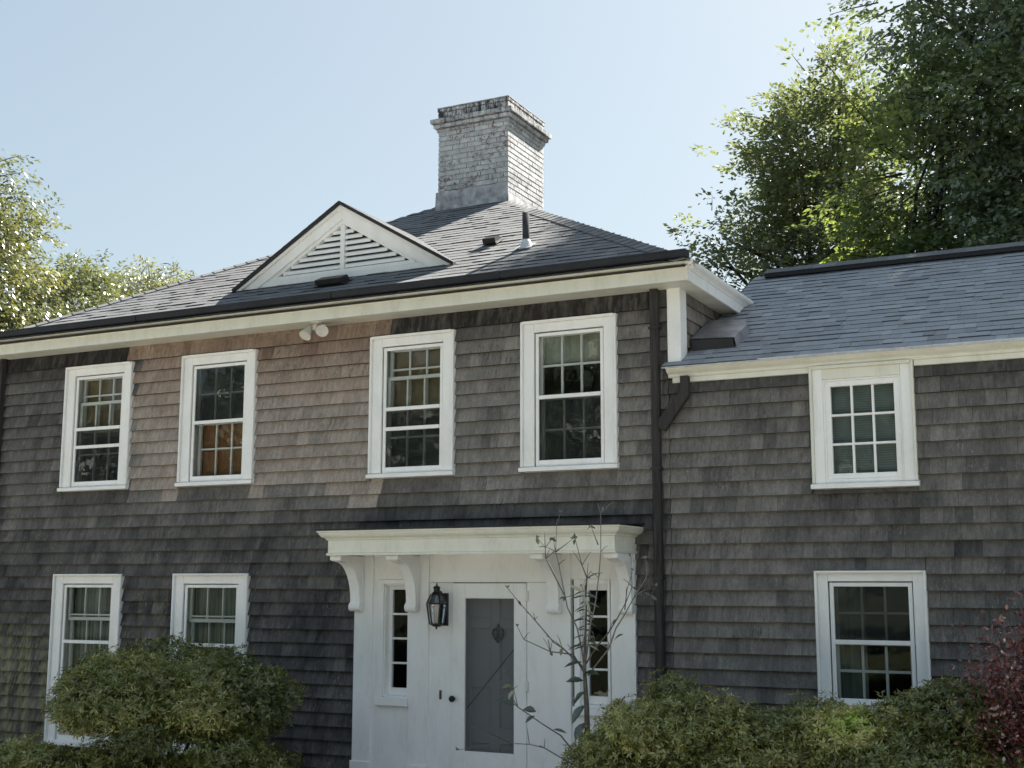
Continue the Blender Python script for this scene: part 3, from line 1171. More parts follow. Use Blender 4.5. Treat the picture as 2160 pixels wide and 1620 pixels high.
# ---- sheet metal hood where wing roof meets the main block
mb = MB()
n = 7
prof_top, prof_bot = [], []
for i in range(n + 1):
    f = i / n
    y = 0.19 + 0.56 * f
    xr = -3.20 + 0.02 * f - 0.10 * max(0, f - 0.72) / 0.28
    zt = zwing(0.19) + 0.100 + (zwing(y) - zwing(0.19)) * 0.93
    prof_top.append((xr, y, zt))
    prof_bot.append((xr + 0.02, y + 0.01, zwing(y) + 0.004))
for i in range(n):
    a_, b_ = prof_top[i], prof_top[i + 1]
    mb.add([(-3.60, a_[1], a_[2] + 0.02), a_, b_, (-3.60, b_[1], b_[2] + 0.02)], [(0, 1, 2, 3)])
    mb.add([prof_bot[i], prof_bot[i + 1], b_, a_], [(0, 1, 2, 3)])
hood = obj('roof_hood', mb, M['metal_hood'], house)
mb = MB()
a_, b_ = prof_top[0], prof_bot[0]
mb.add([(-3.60, 0.20, zwing(0.2) + 0.004), (b_[0] - 0.03, 0.20, zwing(0.2) + 0.004), (a_[0] - 0.01, 0.195, a_[2] - 0.006), (-3.60, 0.195, a_[2] + 0.012)], [(0, 1, 2, 3)])
obj('hood_opening', mb, M['gutter'], hood)

# ---- downspouts
def spout(x, ztop, y=-0.075):
    w_ = 0.036
    return MB().bbox(x - w_, x + w_, y - 0.035, y + 0.03, 0.05, ztop, 0.01)


sp = obj('downspout', spout(-3.845, SOF - 0.001), M['spout'], house)
obj('downspout', spout(-11.955, SOF - 0.001), M['spout'], house)
for zc in (4.55, 3.3, 2.35):
    mb = MB()
    mb.box(-3.892, -3.798, -0.114, -0.02, zc, zc + 0.02)
    obj('strap', mb, M['metal_dark'], sp)
mb = MB()
e = [(-3.575, 4.105), (-3.575, 3.965), (-3.79, 3.68)]
mb.prism([(-3.607, 4.106), (-3.535, 4.106), (-3.535, 3.935), (-3.76, 3.63), (-3.81, 3.66), (-3.81, 3.74), (-3.607, 3.975)], 'y', -0.112, -0.052)
obj('downspout_elbow', mb, M['spout'], sp)
# cable clipped along the downspout
mb = MB()
mb.tube([(-3.795 + 0.006 * math.sin(zz * 9), -0.068 - 0.01 * math.sin(zz * 5), zz) for zz in np.linspace(1.6, 3.2, 22)], 0.004, 5)
obj('dry_vine', mb, M['spout'], sp)


# ---- windows
def shade(win, x0, x1, z0, z1, mat, y=0.115, wav=0.0, name='window_shade'):
    m_ = MB()
    nseg = 14 if wav else 1
    for i in range(nseg):
        a_, b_ = x0 + (x1 - x0) * i / nseg, x0 + (x1 - x0) * (i + 1) / nseg
        ya, yb2 = y + wav * math.sin(i * 2.2), y + wav * math.sin((i + 1) * 2.2)
        m_.add([(a_, ya, z0), (b_, yb2, z0), (b_, yb2, z1), (a_, ya, z1)], [(0, 1, 2, 3)])
    obj(name, m_, mat, win)


def make_window(w):
    k = w['kind']
    x0, x1, z0, z1, cw = w['x0'], w['x1'], w['z0'], w['z1'], w['cw']
    a, b, c, d = w['ox0'], w['ox1'], w['oz0'], w['oz1']
    wing = k[0] == 'w'
    # jamb lining is the window's own mesh
    m_ = MB()
    yj0, yj1 = -0.02, 0.138
    m_.box(a - 0.02, a, yj0, yj1, c, d)
    m_.box(b, b + 0.02, yj0, yj1, c, d)
    m_.box(a - 0.02, b + 0.02, yj0, yj1, d, d + 0.02)
    m_.box(a - 0.02, b + 0.02, yj0, yj1, c - 0.02, c)
    win = obj('window', m_, M['trim'], house)
    T = M['trim']
    if k == 'wu':
        T = M['trim_aged']
    # casing boards and back band
    zs = z0 + 0.05
    for s_ in (0, 1):
        p, q = (x0 + 0.022, a) if s_ == 0 else (b, x1 - 0.022)
        obj('casing', MB().bbox(p, q, -0.046, -0.001, zs, z1 - 0.022), M['trim'], win)
    obj('casing', MB().bbox(a + 0.0006, b - 0.0006, -0.0455, -0.001, d, z1 - 0.022), T, win)
    bb = MB()
    bb.bbox(x0, x0 + 0.022, -0.076, 0.0, zs, z1, 0.007)
    bb.bbox(x1 - 0.022, x1, -0.076, 0.0, zs, z1, 0.007)
    bb.prism([(-0.084, z1), (-0.084, z1 - 0.010), (-0.074, z1 - 0.024), (-0.001, z1 - 0.022), (-0.001, z1)], 'x', x0 + 0.0225, x1 - 0.0225)
    obj('back_band', bb, T if k == 'wu' else M['trim'], win)
    obj('sill', MB().prism([(-0.088, z0 + 0.004), (-0.088, z0 + 0.038), (-0.03, z0 + 0.052), (0.0, z0 + 0.052), (0.0, z0)], 'x', x0 - 0.010, x1 + 0.010), M['trim'], win)
    W_, H_ = b - a, d - c

    def bars(name, lst, mat):
        for q in lst:
            obj(name, MB().bbox(*q, 0.003), mat, win)

    def frame(name, A, B, Cc, D, wd, y0_, y1_, wb=None, mat=M['trim']):
        wb = wb or wd
        m2 = MB()
        m2.bbox(A, A + wd, y0_, y1_, Cc, D, 0.003)
        m2.bbox(B - wd, B, y0_, y1_, Cc, D, 0.003)
        m2.bbox(A + wd, B - wd, y0_ + 0.001, y1_, D - wd, D, 0.003)
        m2.bbox(A + wd, B - wd, y0_ + 0.001, y1_, Cc, Cc + wb, 0.003)
        obj(name, m2, mat, win)

    def panes(xs, zs_, y, mat, name='pane'):
        for p, q in zip(xs, xs[1:]):
            for r_, s_ in zip(zs_, zs_[1:]):
                tx, tz = random.gauss(0, 0.0012), random.gauss(0, 0.0012)
                obj(name, MB().add([(p, y - tx, r_), (q, y + tx, r_), (q, y + tx + tz, s_), (p, y - tx + tz, s_)], [(0, 1, 2, 3)]), mat, win)

    def sash(A, B, Cc, D, hz, y, mw=0.019, vn=3, st=0.035, mat=None):
        """a sash of glazing bars; hz = heights of horizontal muntins"""
        mat = mat or M['trim']
        frame('sash', A, B, Cc, D, st, y - 0.014, y + 0.02)
        xs = [A + st + (B - A - 2 * st) * i / vn for i in range(vn + 1)]
        zz = [Cc + st] + list(hz) + [D - st]
        bars('muntin', [(x_ - mw / 2, x_ + mw / 2, y - 0.012, y + 0.012, Cc + st, D - st) for x_ in xs[1:-1]], mat)
        bars('muntin', [(A + st, B - st, y - 0.0125, y + 0.010, z_ - mw / 2, z_ + mw / 2) for z_ in hz], mat)
        panes(xs, zz, y + 0.002, M['glass'])

    if k == 'wu':
        st = 0.045
        frame('stop', a, b, c, d, 0.016, -0.034, -0.006, 0.03)
        A, B, Cc, D = a + 0.016, b - 0.016, c + 0.03, d - 0.016
        xs = [A + st + (B - A - 2 * st) * i / 3 for i in range(4)]
        zz = [Cc + st + (D - Cc - 2 * st) * i / 3 for i in range(4)]
        frame('sash', A, B, Cc, D, st, -0.022, 0.02)
        mw = 0.019
        bars('muntin', [(x_ - mw / 2, x_ + mw / 2, -0.018, 0.012, Cc + st, D - st) for x_ in xs[1:-1]], M['trim'])
        bars('muntin', [(A + st, B - st, -0.0185, 0.010, z_ - mw / 2, z_ + mw / 2) for z_ in zz[1:-1]], M['trim'])
        panes(xs, zz, 0.004, M['glass'])
        shade(win, a + 0.03, b - 0.03, c + 0.05, d - 0.03, M['blind_grey'], 0.085)
        return
    # storm window: outer frame with meeting rails and large panes
    sw = 0.032
    frame('storm_frame', a + 0.009, b - 0.009, c, d - 0.009, sw, -0.028, -0.006, 0.055)
    A, B, Cc, D = a + sw + 0.009, b - sw - 0.009, c + 0.055, d - sw - 0.009
    Hh = D - Cc
    rails = {'u1': (0.49, 0.665), 'u2': (0.505,), 'u3': (0.505, 0.675), 'u4': (0.495,), 'l1': (0.37, 0.61), 'l2': (0.37,), 'wl': (0.50,)}[k]
    rl = [D - Hh * r_ for r_ in rails]
    for z_ in rl:
        obj('meeting_rail', MB().bbox(A, B, -0.034, -0.004, z_ - 0.018, z_ + 0.018, 0.003), M['trim'], win)
    zz = [Cc] + sorted(rl) + [D]
    for r_, s_ in zip(zz, zz[1:]):
        tx = random.gauss(0, 0.001)
        obj('storm_pane', MB().add([(A, -0.016 - tx, r_), (B, -0.016 + tx, r_), (B, -0.016 + 2 * tx, s_), (A, -0.016, s_)], [(0, 1, 2, 3)]), M['glass_old'], win)

    def scr(f0, f1):
        obj('insect_screen', MB().add([(A, -0.009, D - Hh * f1), (B, -0.009, D - Hh * f1), (B, -0.009, D - Hh * f0), (A, -0.009, D - Hh * f0)], [(0, 1, 2, 3)]), M['screen'], win)

    Y1, Y2 = 0.045, 0.085
    fz = lambda f: D - Hh * f
    ia, ib = a + 0.022, b - 0.022
    if k in ('u1', 'u3'):
        sash(ia, ib, fz(0.52), d - 0.004, [fz(0.155)], Y2)
        sash(ia, ib, c + 0.01, fz(0.22), [fz(0.735)] if k == 'u1' else [fz(0.745)], Y1, mat=M['trim'])
        scr(0.49, 1.0)
        shade(win, a + 0.02, b - 0.02, fz(0.56), d, M['shade_tan'], 0.125)
    elif k == 'u2':
        sash(ia, ib, fz(0.52), d - 0.004, [fz(0.235)], Y1)
        sash(ia, ib, c + 0.01, fz(0.49), [fz(0.745)], Y2)
        scr(0.0, 0.505)
        shade(win, a + 0.02, b - 0.02, c + 0.02, fz(0.46), M['shade_red'], 0.128)
    elif k == 'u4':
        sash(ia, ib, fz(0.51), d - 0.004, [fz(0.235)], Y1, 0.022)
        sash(ia, ib, c + 0.01, fz(0.48), [fz(0.75)], Y2)
        scr(0.495, 1.0)
        shade(win, a + 0.02, b - 0.02, fz(0.205), d, M['shade_pale'], 0.128)
    elif k in ('l1', 'l2'):
        sash(ia, ib, fz(0.225), d - 0.004, [fz(0.186)], Y1, 0.017)
        sash(ia, ib, c + 0.01, fz(0.20), [fz(0.61)], Y2, 0.014)
        shade(win, a + 0.02, b - 0.02, c + 0.02, d, M['curtain'], 0.132, 0.006, 'curtain')
    elif k == 'wl':
        sash(ia, ib, fz(0.52), d - 0.004, [fz(0.24)], Y2, 0.020)
        sash(ia, ib, c + 0.01, fz(0.49), [fz(0.76)], Y1, 0.022)
        scr(0.0, 0.50)
        shade(win, a + 0.02, a + 0.26, c + 0.02, d, M['curtain'], 0.134, 0.006, 'curtain')


for w in WIN:
    make_window(w)

# ---- entry: surround, sidelights, doors, canopy
YS = -0.052
mb = MB()
X = [-6.974, -6.77, -6.354, -6.145, -4.87, -4.686, -4.30, -4.071]
# field boards (recessed bays)
mb.box(X[1], -6.70, YS + 0.018, 0.0, 0.0, 2.598)
mb.box(-6.70, X[2], YS + 0.018, 0.0, 0.0, 1.17)
mb.box(-6.70, X[2], YS + 0.018, 0.0, 2.35, 2.598)
mb.box(X[5], X[6], YS + 0.018, 0.0, 0.0, 1.17)
mb.box(X[5], X[6], YS + 0.018, 0.0, 2.35, 2.598)
mb.box(X[3], -5.905, YS + 0.016, 0.0, 0.0, 2.322)
mb.box(-5.127, X[4], YS + 0.016, 0.0, 0.0, 2.322)
ent = obj('entry_surround', mb, M['trim'], house)
obj('frieze_panel', MB().bbox(X[3], X[4], YS + 0.004, 0.0, 2.325, 2.598), M['trim'], ent)
for i in (0, 2, 4, 6):
    m_ = MB().bbox(X[i], X[i + 1], YS - 0.012, 0.0, 0.0, 2.599, 0.004)
    pil = obj('pilaster', m_, M['trim'], ent)
    obj('plinth', MB().bbox(X[i] - 0.012, X[i + 1] + 0.012, YS - 0.032, YS - 0.0125, 0.0, 0.655, 0.006), M['trim'], pil)


def sidelight(xa, xb):
    ca, cb = xa - 0.055, xb + 0.02
    m_ = MB()
    m_.box(xa, xa + 0.014, -0.03, 0.10, 1.25, 2.31)
    m_.box(xb - 0.014, xb, -0.03, 0.10, 1.25, 2.31)
    m_.box(xa, xb, -0.03, 0.10, 2.296, 2.31)
    m_.box(xa, xb, -0.03, 0.10, 1.25, 1.262)
    s_ = obj('sidelight', m_, M['trim'], ent)
    m_ = MB()
    m_.bbox(ca, xa + 0.002, YS - 0.006, 0.0, 1.251, 2.352)
    m_.bbox(xb - 0.002, cb, YS - 0.006, 0.0, 1.251, 2.352)
    m_.bbox(xa + 0.002, xb - 0.002, YS - 0.0055, 0.0, 2.308, 2.352)
    obj('casing', m_, M['trim'], s_)
    obj('sill', MB().bbox(ca - 0.01, cb, YS - 0.03, 0.0, 1.175, 1.2505), M['trim'], s_)
    p, q = xa + 0.05, xb - 0.042
    m_ = MB()
    m_.bbox(xa + 0.014, p, 0.03, 0.07, 1.262, 2.296)
    m_.bbox(q, xb - 0.014, 0.03, 0.07, 1.262, 2.296)
    m_.bbox(p, q, 0.031, 0.07, 2.255, 2.296)
    m_.bbox(p, q, 0.031, 0.07, 1.262, 1.335)
    obj('sash', m_, M['trim'], s_)
    zz = [1.335 + (2.255 - 1.335) * i / 4 for i in range(5)]
    for z_ in zz[1:-1]:
        obj('muntin', MB().bbox(p, q, 0.035, 0.06, z_ - 0.010, z_ + 0.010, 0.003), M['trim'], s_)
    for r_, t_ in zip(zz, zz[1:]):
        tx = random.gauss(0, 0.001)
        obj('pane', MB().add([(p, 0.05 - tx, r_), (q, 0.05 + tx, r_), (q, 0.05 + tx, t_), (p, 0.05, t_)], [(0, 1, 2, 3)]), M['glass'], s_)


sidelight(-6.65, -6.375)
sidelight(-4.60, -4.33)

# front door behind the screen door
dx0, dx1 = -5.88, -5.15
m_ = MB().box(dx0, dx1, 0.115, 0.15, 0.12, 2.27)
fd = obj('front_door', m_, M['door_grey'], house)
rails_ = [(0.12, 0.30), (0.86, 1.01), (1.36, 1.44), (1.90, 2.00), (2.19, 2.27)]
m_ = MB()
for xa, xb in ((dx0, dx0 + 0.11), ((dx0 + dx1) / 2 - 0.05, (dx0 + dx1) / 2 + 0.05), (dx1 - 0.11, dx1)):
    m_.bbox(xa, xb, 0.090, 0.1145, 0.12, 2.27, 0.008)
obj('stile', m_, M['door_grey'], fd)
m_ = MB()
for za, zb2 in rails_:
    m_.bbox(dx0 + 0.11, (dx0 + dx1) / 2 - 0.05, 0.0905, 0.1145, za, zb2, 0.008)
    m_.bbox((dx0 + dx1) / 2 + 0.05, dx1 - 0.11, 0.0905, 0.1145, za, zb2, 0.008)
obj('rail', m_, M['door_grey'], fd)
# urn shaped knocker
kx, kz = -5.475, 1.855
m_ = MB()
for sg in (-1, 1):
    m_.tube([(kx + sg * 0.012, 0.078, kz + 0.052), (kx + sg * 0.047, 0.072, kz + 0.036), (kx + sg * 0.054, 0.070, kz + 0.002), (kx + sg * 0.034, 0.072, kz - 0.042), (kx, 0.072, kz - 0.078)], [0.012, 0.011, 0.012, 0.011, 0.009], 8)
m_.tube([(kx, 0.085, kz + 0.05), (kx, 0.074, kz + 0.055), (kx, 0.070, kz + 0.09)], [0.016, 0.020, 0.007], 8)
m_.tube([(kx, 0.074, kz + 0.05), (kx, 0.070, kz), (kx, 0.074, kz - 0.05)], [0.018, 0.026, 0.017], 8)
obj('door_knocker', m_, M['black_iron'], fd, True)
# screen door
sx0, sx1 = -5.900, -5.131
gx0, gx1_, gz0, gz1 = -5.762, -5.258, 0.805, 2.178
m_ = MB()
m_.bbox(sx0, gx0, -0.046, -0.012, 0.10, 2.317)
m_.bbox(gx1_, sx1, -0.046, -0.012, 0.10, 2.317)
m_.bbox(gx0, gx1_, -0.0455, -0.012, gz1, 2.317)
m_.bbox(gx0, gx1_, -0.0455, -0.012, 0.10, gz0)
sd_ = obj('screen_door', m_, M['trim'], house)
obj('door_screen', MB().add([(gx0, -0.028, gz0), (gx1_, -0.028, gz0), (gx1_, -0.028, gz1), (gx0, -0.028, gz1)], [(0, 1, 2, 3)]), M['door_screen'], sd_)
obj('door_brace', MB().tube([(gx0 + 0.01, -0.022, 1.18), (gx1_ - 0.01, -0.022, 1.72)], 0.005, 6), M['metal_dark'], sd_)
m_ = MB()
m_.tube([(-5.870, -0.040, 1.268), (-5.870, -0.072, 1.268), (-5.868, -0.080, 1.268), (-5.862, -0.108, 1.268), (-5.862, -0.122, 1.268)], [0.013, 0.012, 0.024, 0.030, 0.015], 12)
obj('knob', m_, M['black_iron'], sd_, True)
for hz_ in (2.20, 1.40, 0.62):
    obj('hinge', MB().bbox(-5.140, -5.112, -0.058, -0.04, hz_ - 0.045, hz_ + 0.045, 0.004), M['trim_aged'], sd_)
m_ = MB().bbox(-6.028, -6.008, -0.052, -0.036, 1.255, 1.335, 0.004)
m_.bbox(-6.024, -6.012, -0.058, -0.051, 1.285, 1.305, 0.002)
obj('doorbell', m_, M['brass'], ent)

# canopy
CD = -0.525
m_ = MB().box(X[0] - 0.001, X[7] + 0.001, CD + 0.02, -0.001, 2.600, 2.62)
can = obj('entry_canopy', m_, M['trim_aged'], house)
prof = [(0.0, 2.573), (-0.012, 2.573), (-0.016, 2.590), (-0.002, 2.600), (-0.002, 2.712), (-0.014, 2.718), (-0.018, 2.728), (-0.030, 2.736), (-0.052, 2.748), (-0.066, 2.768), (-0.072, 2.785), (-0.082, 2.788), (-0.082, 2.802), (0.02, 2.802), (0.02, 2.573)]


def mitred(mb, prof, x0, x1, yf, yw):
    """moulding run along the left side, the front and the right side of a box"""
    path = []
    for o_, z_ in prof:
        e_ = -o_
        path.append([(x0 - e_, yw, z_), (x0 - e_, yf - e_, z_), (x1 + e_, yf - e_, z_), (x1 + e_, yw, z_)])
    n_ = len(prof)
    vs = [p for r_ in path for p in r_]
    fs = []
    for i in range(n_):
        j = (i + 1) % n_
        for s_ in range(3):
            fs.append((i * 4 + s_, i * 4 + s_ + 1, j * 4 + s_ + 1, j * 4 + s_))
    fs.append(tuple(i * 4 for i in range(n_)))
    fs.append(tuple(i * 4 + 3 for i in range(n_))[::-1])
    mb.add(vs, fs)


m_ = MB()
mitred(m_, prof, X[0], X[7], CD, -0.002)
obj('canopy_cornice', m_, M['trim_aged'], can)
m_ = MB()
m_.add([(X[0] - 0.095, CD - 0.095, 2.806), (X[7] + 0.095, CD - 0.095, 2.806), (X[7] + 0.095, -0.002, 2.90), (X[0] - 0.095, -0.002, 2.90),
        (X[0] - 0.095, CD - 0.095, 2.818), (X[7] + 0.095, CD - 0.095, 2.818), (X[7] + 0.095, -0.002, 2.915), (X[0] - 0.095, -0.002, 2.915)],
       [(0, 1, 5, 4), (1, 2, 6, 5), (3, 0, 4, 7), (4, 5, 6, 7), (3, 2, 1, 0)])
m_.v = [(p[0], p[1], p[2] if p[1] < -0.3 else 2.83 + (0.01 if i > 3 else 0)) for i, p in enumerate(m_.v)]
obj('canopy_roof', m_, M['roof_dark'], can)


def bracket(xa, xb):
    yw, zt = YS - 0.013, 2.572
    pts = [(yw, zt), (-0.475, zt), (-0.475, 2.525), (-0.430, 2.520)]
    n_ = 9
    for i in range(n_ + 1):
        a_ = i / n_ * PI / 2
        pts.append((-0.405 + 0.265 * math.sin(a_), 2.515 - 0.37 * (1 - math.cos(a_))))
    pts += [(-0.145, 2.13), (-0.152, 2.105), (-0.150, 2.075), (-0.130, 2.052), (-0.100, 2.048), (yw, 2.060)]
    b = obj('bracket', MB().prism(pts[::-1], 'x', xa, xb), M['trim'], can)
    m2 = MB()
    m2.tube([(xa - 0.008, -0.118, 2.092), (xb + 0.008, -0.118, 2.092)], 0.043, 16)
    obj('scroll', m2, M['trim'], b, False)
    m2 = MB()
    m2.bbox(xa - 0.01, xb + 0.01, -0.487, -0.40, 2.530, 2.5715, 0.005)
    obj('bracket_block', m2, M['trim'], b)
    m2 = MB()
    m2.box(xb, xb + 0.006, -0.35, -0.09, 2.50, 2.512)
    m2.box(xb, xb + 0.006, -0.10, -0.09, 2.15, 2.50)
    obj('bead', m2, M['trim'], b)


for xa, xb in ((X[0] + 0.002, X[0] + 0.108), (-6.345, -6.240), (-4.872, -4.768), (-4.180, X[7] - 0.002)):
    bracket(xa, xb)
obj('door_step', MB().box(-7.1, -3.95, -1.1, -0.09, 0.0, 0.10), M['mortar'], house)

# ------------------------------------------------------------------ wall lantern
lx, ly, lz = -5.992, -0.175, 1.925
lan = thing('wall_lantern', 'black six sided wall lantern beside the white front door', 'lantern', (lx, -0.04, lz))
rings = [(0.040, 0.0), (0.066, 0.02), (0.096, 0.205), (0.058, 0.285), (0.030, 0.300)]
m_ = MB()
for k in range(6):
    an = k * PI / 3 + 0.3
    m_.tube([(lx + r_ * math.cos(an), ly + r_ * math.sin(an), lz + h_) for r_, h_ in rings[1:4]], 0.0065, 5)
for r_, h_ in rings[1:4]:
    ps = [(lx + r_ * math.cos(k * PI / 3 + 0.3), ly + r_ * math.sin(k * PI / 3 + 0.3), lz + h_) for k in range(7)]
    m_.tube(ps, 0.0065, 5)
obj('frame', m_, M['black_iron'], lan)
for k in range(6):
    an, bn = k * PI / 3 + 0.3, (k + 1) * PI / 3 + 0.3
    P = lambda i, a_: (lx + rings[i][0] * .98 * math.cos(a_), ly + rings[i][0] * .98 * math.sin(a_), lz + rings[i][1])
    obj('pane', MB().add([P(1, an), P(1, bn), P(2, bn), P(2, an)], [(0, 1, 2, 3)]), M['lamp_glass'], lan)
    obj('pane', MB().add([P(2, an), P(2, bn), P(3, bn), P(3, an)], [(0, 1, 2, 3)]), M['lamp_glass'], lan)
obj('cap', MB().lathe([(0.060, 0.285), (0.036, 0.312), (0.030, 0.315), (0.030, 0.345), (0.040, 0.350), (0.020, 0.366), (0.006, 0.372), (0.008, 0.386), (0.002, 0.394)], (lx, ly, lz), 12, 0.3), M['black_iron'], lan)
obj('base', MB().lathe([(0.004, -0.030), (0.010, -0.020), (0.008, -0.010), (0.040, 0.0), (0.066, 0.020), (0.05, 0.024)], (lx, ly, lz), 12, 0.3), M['black_iron'], lan)
obj('candle', MB().lathe([(0.013, 0.03), (0.013, 0.13), (0.010, 0.135), (0.016, 0.16), (0.004, 0.19)], (lx, ly, lz), 10), M['lamp_white'], lan)
m_ = MB().bbox(lx - 0.05, lx + 0.05, -0.060, -0.037, lz - 0.0, lz + 0.30, 0.01)
m_.tube([(lx, -0.05, lz + 0.02), (lx, -0.11, lz + 0.0), (lx, ly, lz + 0.005)], 0.009, 8)
m_.tube([(lx, -0.05, lz + 0.27), (lx, -0.10, lz + 0.315), (lx, ly, lz + 0.32)], 0.008, 8)
obj('back_plate', m_, M['black_iron'], lan)

# ------------------------------------------------------------------ flood light under the soffit
fx, fy, fz_ = -7.40, -0.20, SOF
fl = thing('flood_light', 'off white double flood light under the eave above the reddish shingles', 'flood light', (fx, fy, fz_))
m_ = MB()
m_.tube([(fx, fy, fz_ + 0.001), (fx, fy, fz_ - 0.014)], 0.062, 18)
m_.tube([(fx, fy, fz_ - 0.014), (fx, fy, fz_ - 0.03)], 0.028, 14)
obj('mount', m_, M['lamp_white'], fl, False)
m_ = MB()
m_.tube([(fx, fy - 0.01, fz_ - 0.03), (fx, fy - 0.012, fz_ - 0.036), (fx, fy - 0.02, fz_ - 0.082), (fx, fy - 0.021, fz_ - 0.088)], [0.03, 0.037, 0.036, 0.028], 16)
obj('sensor', m_, M['lamp_white'], fl)
for sg, dv in ((-1, V((-0.10, -0.60, -0.78))), (1, V((0.40, -0.68, -0.52)))):
    dv = dv.normalized()
    p0 = V((fx + sg * 0.078, fy - 0.005, fz_ - 0.05))
    m_ = MB()
    m_.tube([(fx, fy, fz_ - 0.04), p0], 0.013, 8)
    m_.tube([p0 - dv * 0.015, p0 + dv * 0.01, p0 + dv * 0.05, p0 + dv * 0.105, p0 + dv * 0.12, p0 + dv * 0.11], [0.024, 0.034, 0.040, 0.062, 0.064, 0.057], 18, cap=False)
    h_ = obj('lamp_head', m_, M['lamp_white'], fl)
    m_ = MB()
    m_.tube([p0 + dv * 0.09, p0 + dv * 0.108, p0 + dv * 0.114], [0.054, 0.055, 0.034], 18)
    obj('lens', m_, M['lens'], h_)


# ------------------------------------------------------------------ vegetation
def unit_rows(a):
    return a / np.maximum(np.linalg.norm(a, axis=1, keepdims=True), 1e-9)


def leaves(P, D, N, L, W, fold=0.12):
    """rhombic leaves: base P, direction D, normal N, length L, width W -> verts, quads"""
    D = unit_rows(D)
    S = unit_rows(np.cross(D, N))
    N = np.cross(S, D)
    L = np.asarray(L)[:, None]
    W = np.asarray(W)[:, None]
    mid = P + D * L * 0.45
    Vv = np.stack([P, mid + S * W * 0.5 - N * W * fold, P + D * L - N * L * 0.10, mid - S * W * 0.5 - N * W * fold], 1).reshape(-1, 3)
    F = np.arange(len(P) * 4).reshape(-1, 4)
    return Vv, F


def rosettes(P, N, nl, L, W, el=(0.0, 0.7)):
    """nl leaves radiating from each point"""
    k = len(P)
    N = unit_rows(N)
    ref = np.where(np.abs(N[:, 2:3]) > 0.9, np.array([[1.0, 0, 0]]), np.array([[0, 0, 1.0]]))
    E1 = unit_rows(np.cross(ref, N))
    E2 = np.cross(N, E1)
    az = RNG.uniform(0, 2 * PI, (k, nl)) * 0.35 + np.arange(nl)[None] * 2 * PI / nl + RNG.uniform(0, 2 * PI, (k, 1))
    ev = RNG.uniform(el[0], el[1], (k, nl))
    D = (np.cos(ev) * np.cos(az))[..., None] * E1[:, None] + (np.cos(ev) * np.sin(az))[..., None] * E2[:, None] + np.sin(ev)[..., None] * N[:, None]
    NN = -(np.sin(ev) * np.cos(az))[..., None] * E1[:, None] - (np.sin(ev) * np.sin(az))[..., None] * E2[:, None] + np.cos(ev)[..., None] * N[:, None]
    D = D.reshape(-1, 3)
    NN = NN.reshape(-1, 3) + RNG.normal(0, 0.25, (k * nl, 3))
    Pp = np.repeat(P, nl, 0) + D * 0.004
    ll = L * RNG.uniform(0.7, 1.25, k * nl)
    ww = W * RNG.uniform(0.8, 1.2, k * nl)
    return leaves(Pp, D, NN, ll, ww)


def lobe_points(lobes, n, shell=(0.78, 1.04)):
    """random points in the outer shells of ellipsoidal lobes, with outward normals; points inside other lobes are dropped"""
    C = np.array([l[0] for l in lobes], float)
    R = np.array([l[1] for l in lobes], float)
    wgt = (R[:, 0] * R[:, 2])
    idx = RNG.choice(len(lobes), n, p=wgt / wgt.sum())
    d = unit_rows(RNG.normal(0, 1, (n, 3)))
    rr = RNG.uniform(shell[0], shell[1], n)[:, None]
    P = C[idx] + d * R[idx] * rr
    Nn = unit_rows(d / R[idx])
    keep = np.ones(n, bool)
    for i in range(len(lobes)):
        q = np.linalg.norm((P - C[i]) / R[i], axis=1)
        keep &= ~((q < shell[0] - 0.10) & (idx != i))
    return P[keep], Nn[keep], idx[keep]


M['leaf_shrub'] = mat_leaf('shrub_leaf', [(0.0, (0.048, 0.064, 0.018)), (0.40, (0.170, 0.195, 0.055)), (0.62, (0.315, 0.315, 0.100)), (0.80, (0.47, 0.42, 0.18)), (1.0, (0.38, 0.55, 0.08))], 0.30, 1.25, 0.1, 0.40, 0.055)
M['leaf_red'] = mat_leaf('barberry_leaf', [(0.0, (0.06, 0.018, 0.020)), (0.6, (0.20, 0.055, 0.055)), (0.9, (0.36, 0.15, 0.14)), (1.0, (0.62, 0.52, 0.48))], 0.3, 1.2, 0.1, 0.4, 0.08)
M['leaf_beech'] = mat_leaf('broad_leaf', [(0.0, (0.085, 0.115, 0.078)), (0.6, (0.160, 0.205, 0.120)), (0.9, (0.24, 0.27, 0.125)), (1.0, (0.44, 0.38, 0.12))], 0.46, 1.35, 0.0, 0.45, 0.11)
M['leaf_wood'] = mat_leaf('dark_wood_leaf', [(0.0, (0.026, 0.040, 0.026)), (1.0, (0.10, 0.125, 0.07))], 0.2, 1.2)  # darker leaf green of its own, so the panes mirror it dimly
M['leaf_bright'] = mat_leaf('bright_green_leaf', [(0.0, (0.085, 0.12, 0.055)), (0.7, (0.15, 0.195, 0.085)), (1.0, (0.29, 0.32, 0.12))], 0.45, 1.7, 0.05, 0.4, 0.05)
M['leaf_oak'] = mat_leaf('oak_leaf', [(0.0, (0.105, 0.130, 0.085)), (0.6, (0.185, 0.215, 0.125)), (1.0, (0.28, 0.29, 0.13))], 0.42, 1.2, 0.0, 0.4, 0.06)
M['leaf_willow'] = mat_leaf('pale_willow_leaf', [(0.0, (0.060, 0.078, 0.036)), (0.5, (0.130, 0.145, 0.064)), (0.85, (0.215, 0.205, 0.095)), (1.0, (0.36, 0.37, 0.30))], 0.42, 1.2, 0.0, 0.35, 0.14)
M['bark_shrub'] = mat_bark('shrub_bark', (0.035, 0.028, 0.022), (0.11, 0.09, 0.07))
M['bark_dark'] = mat_bark('dark_tree_bark', (0.022, 0.019, 0.017), (0.075, 0.065, 0.055))
M['bark_sapling'] = mat_bark('sapling_bark', (0.055, 0.050, 0.044), (0.17, 0.155, 0.135), (50, 50, 12))
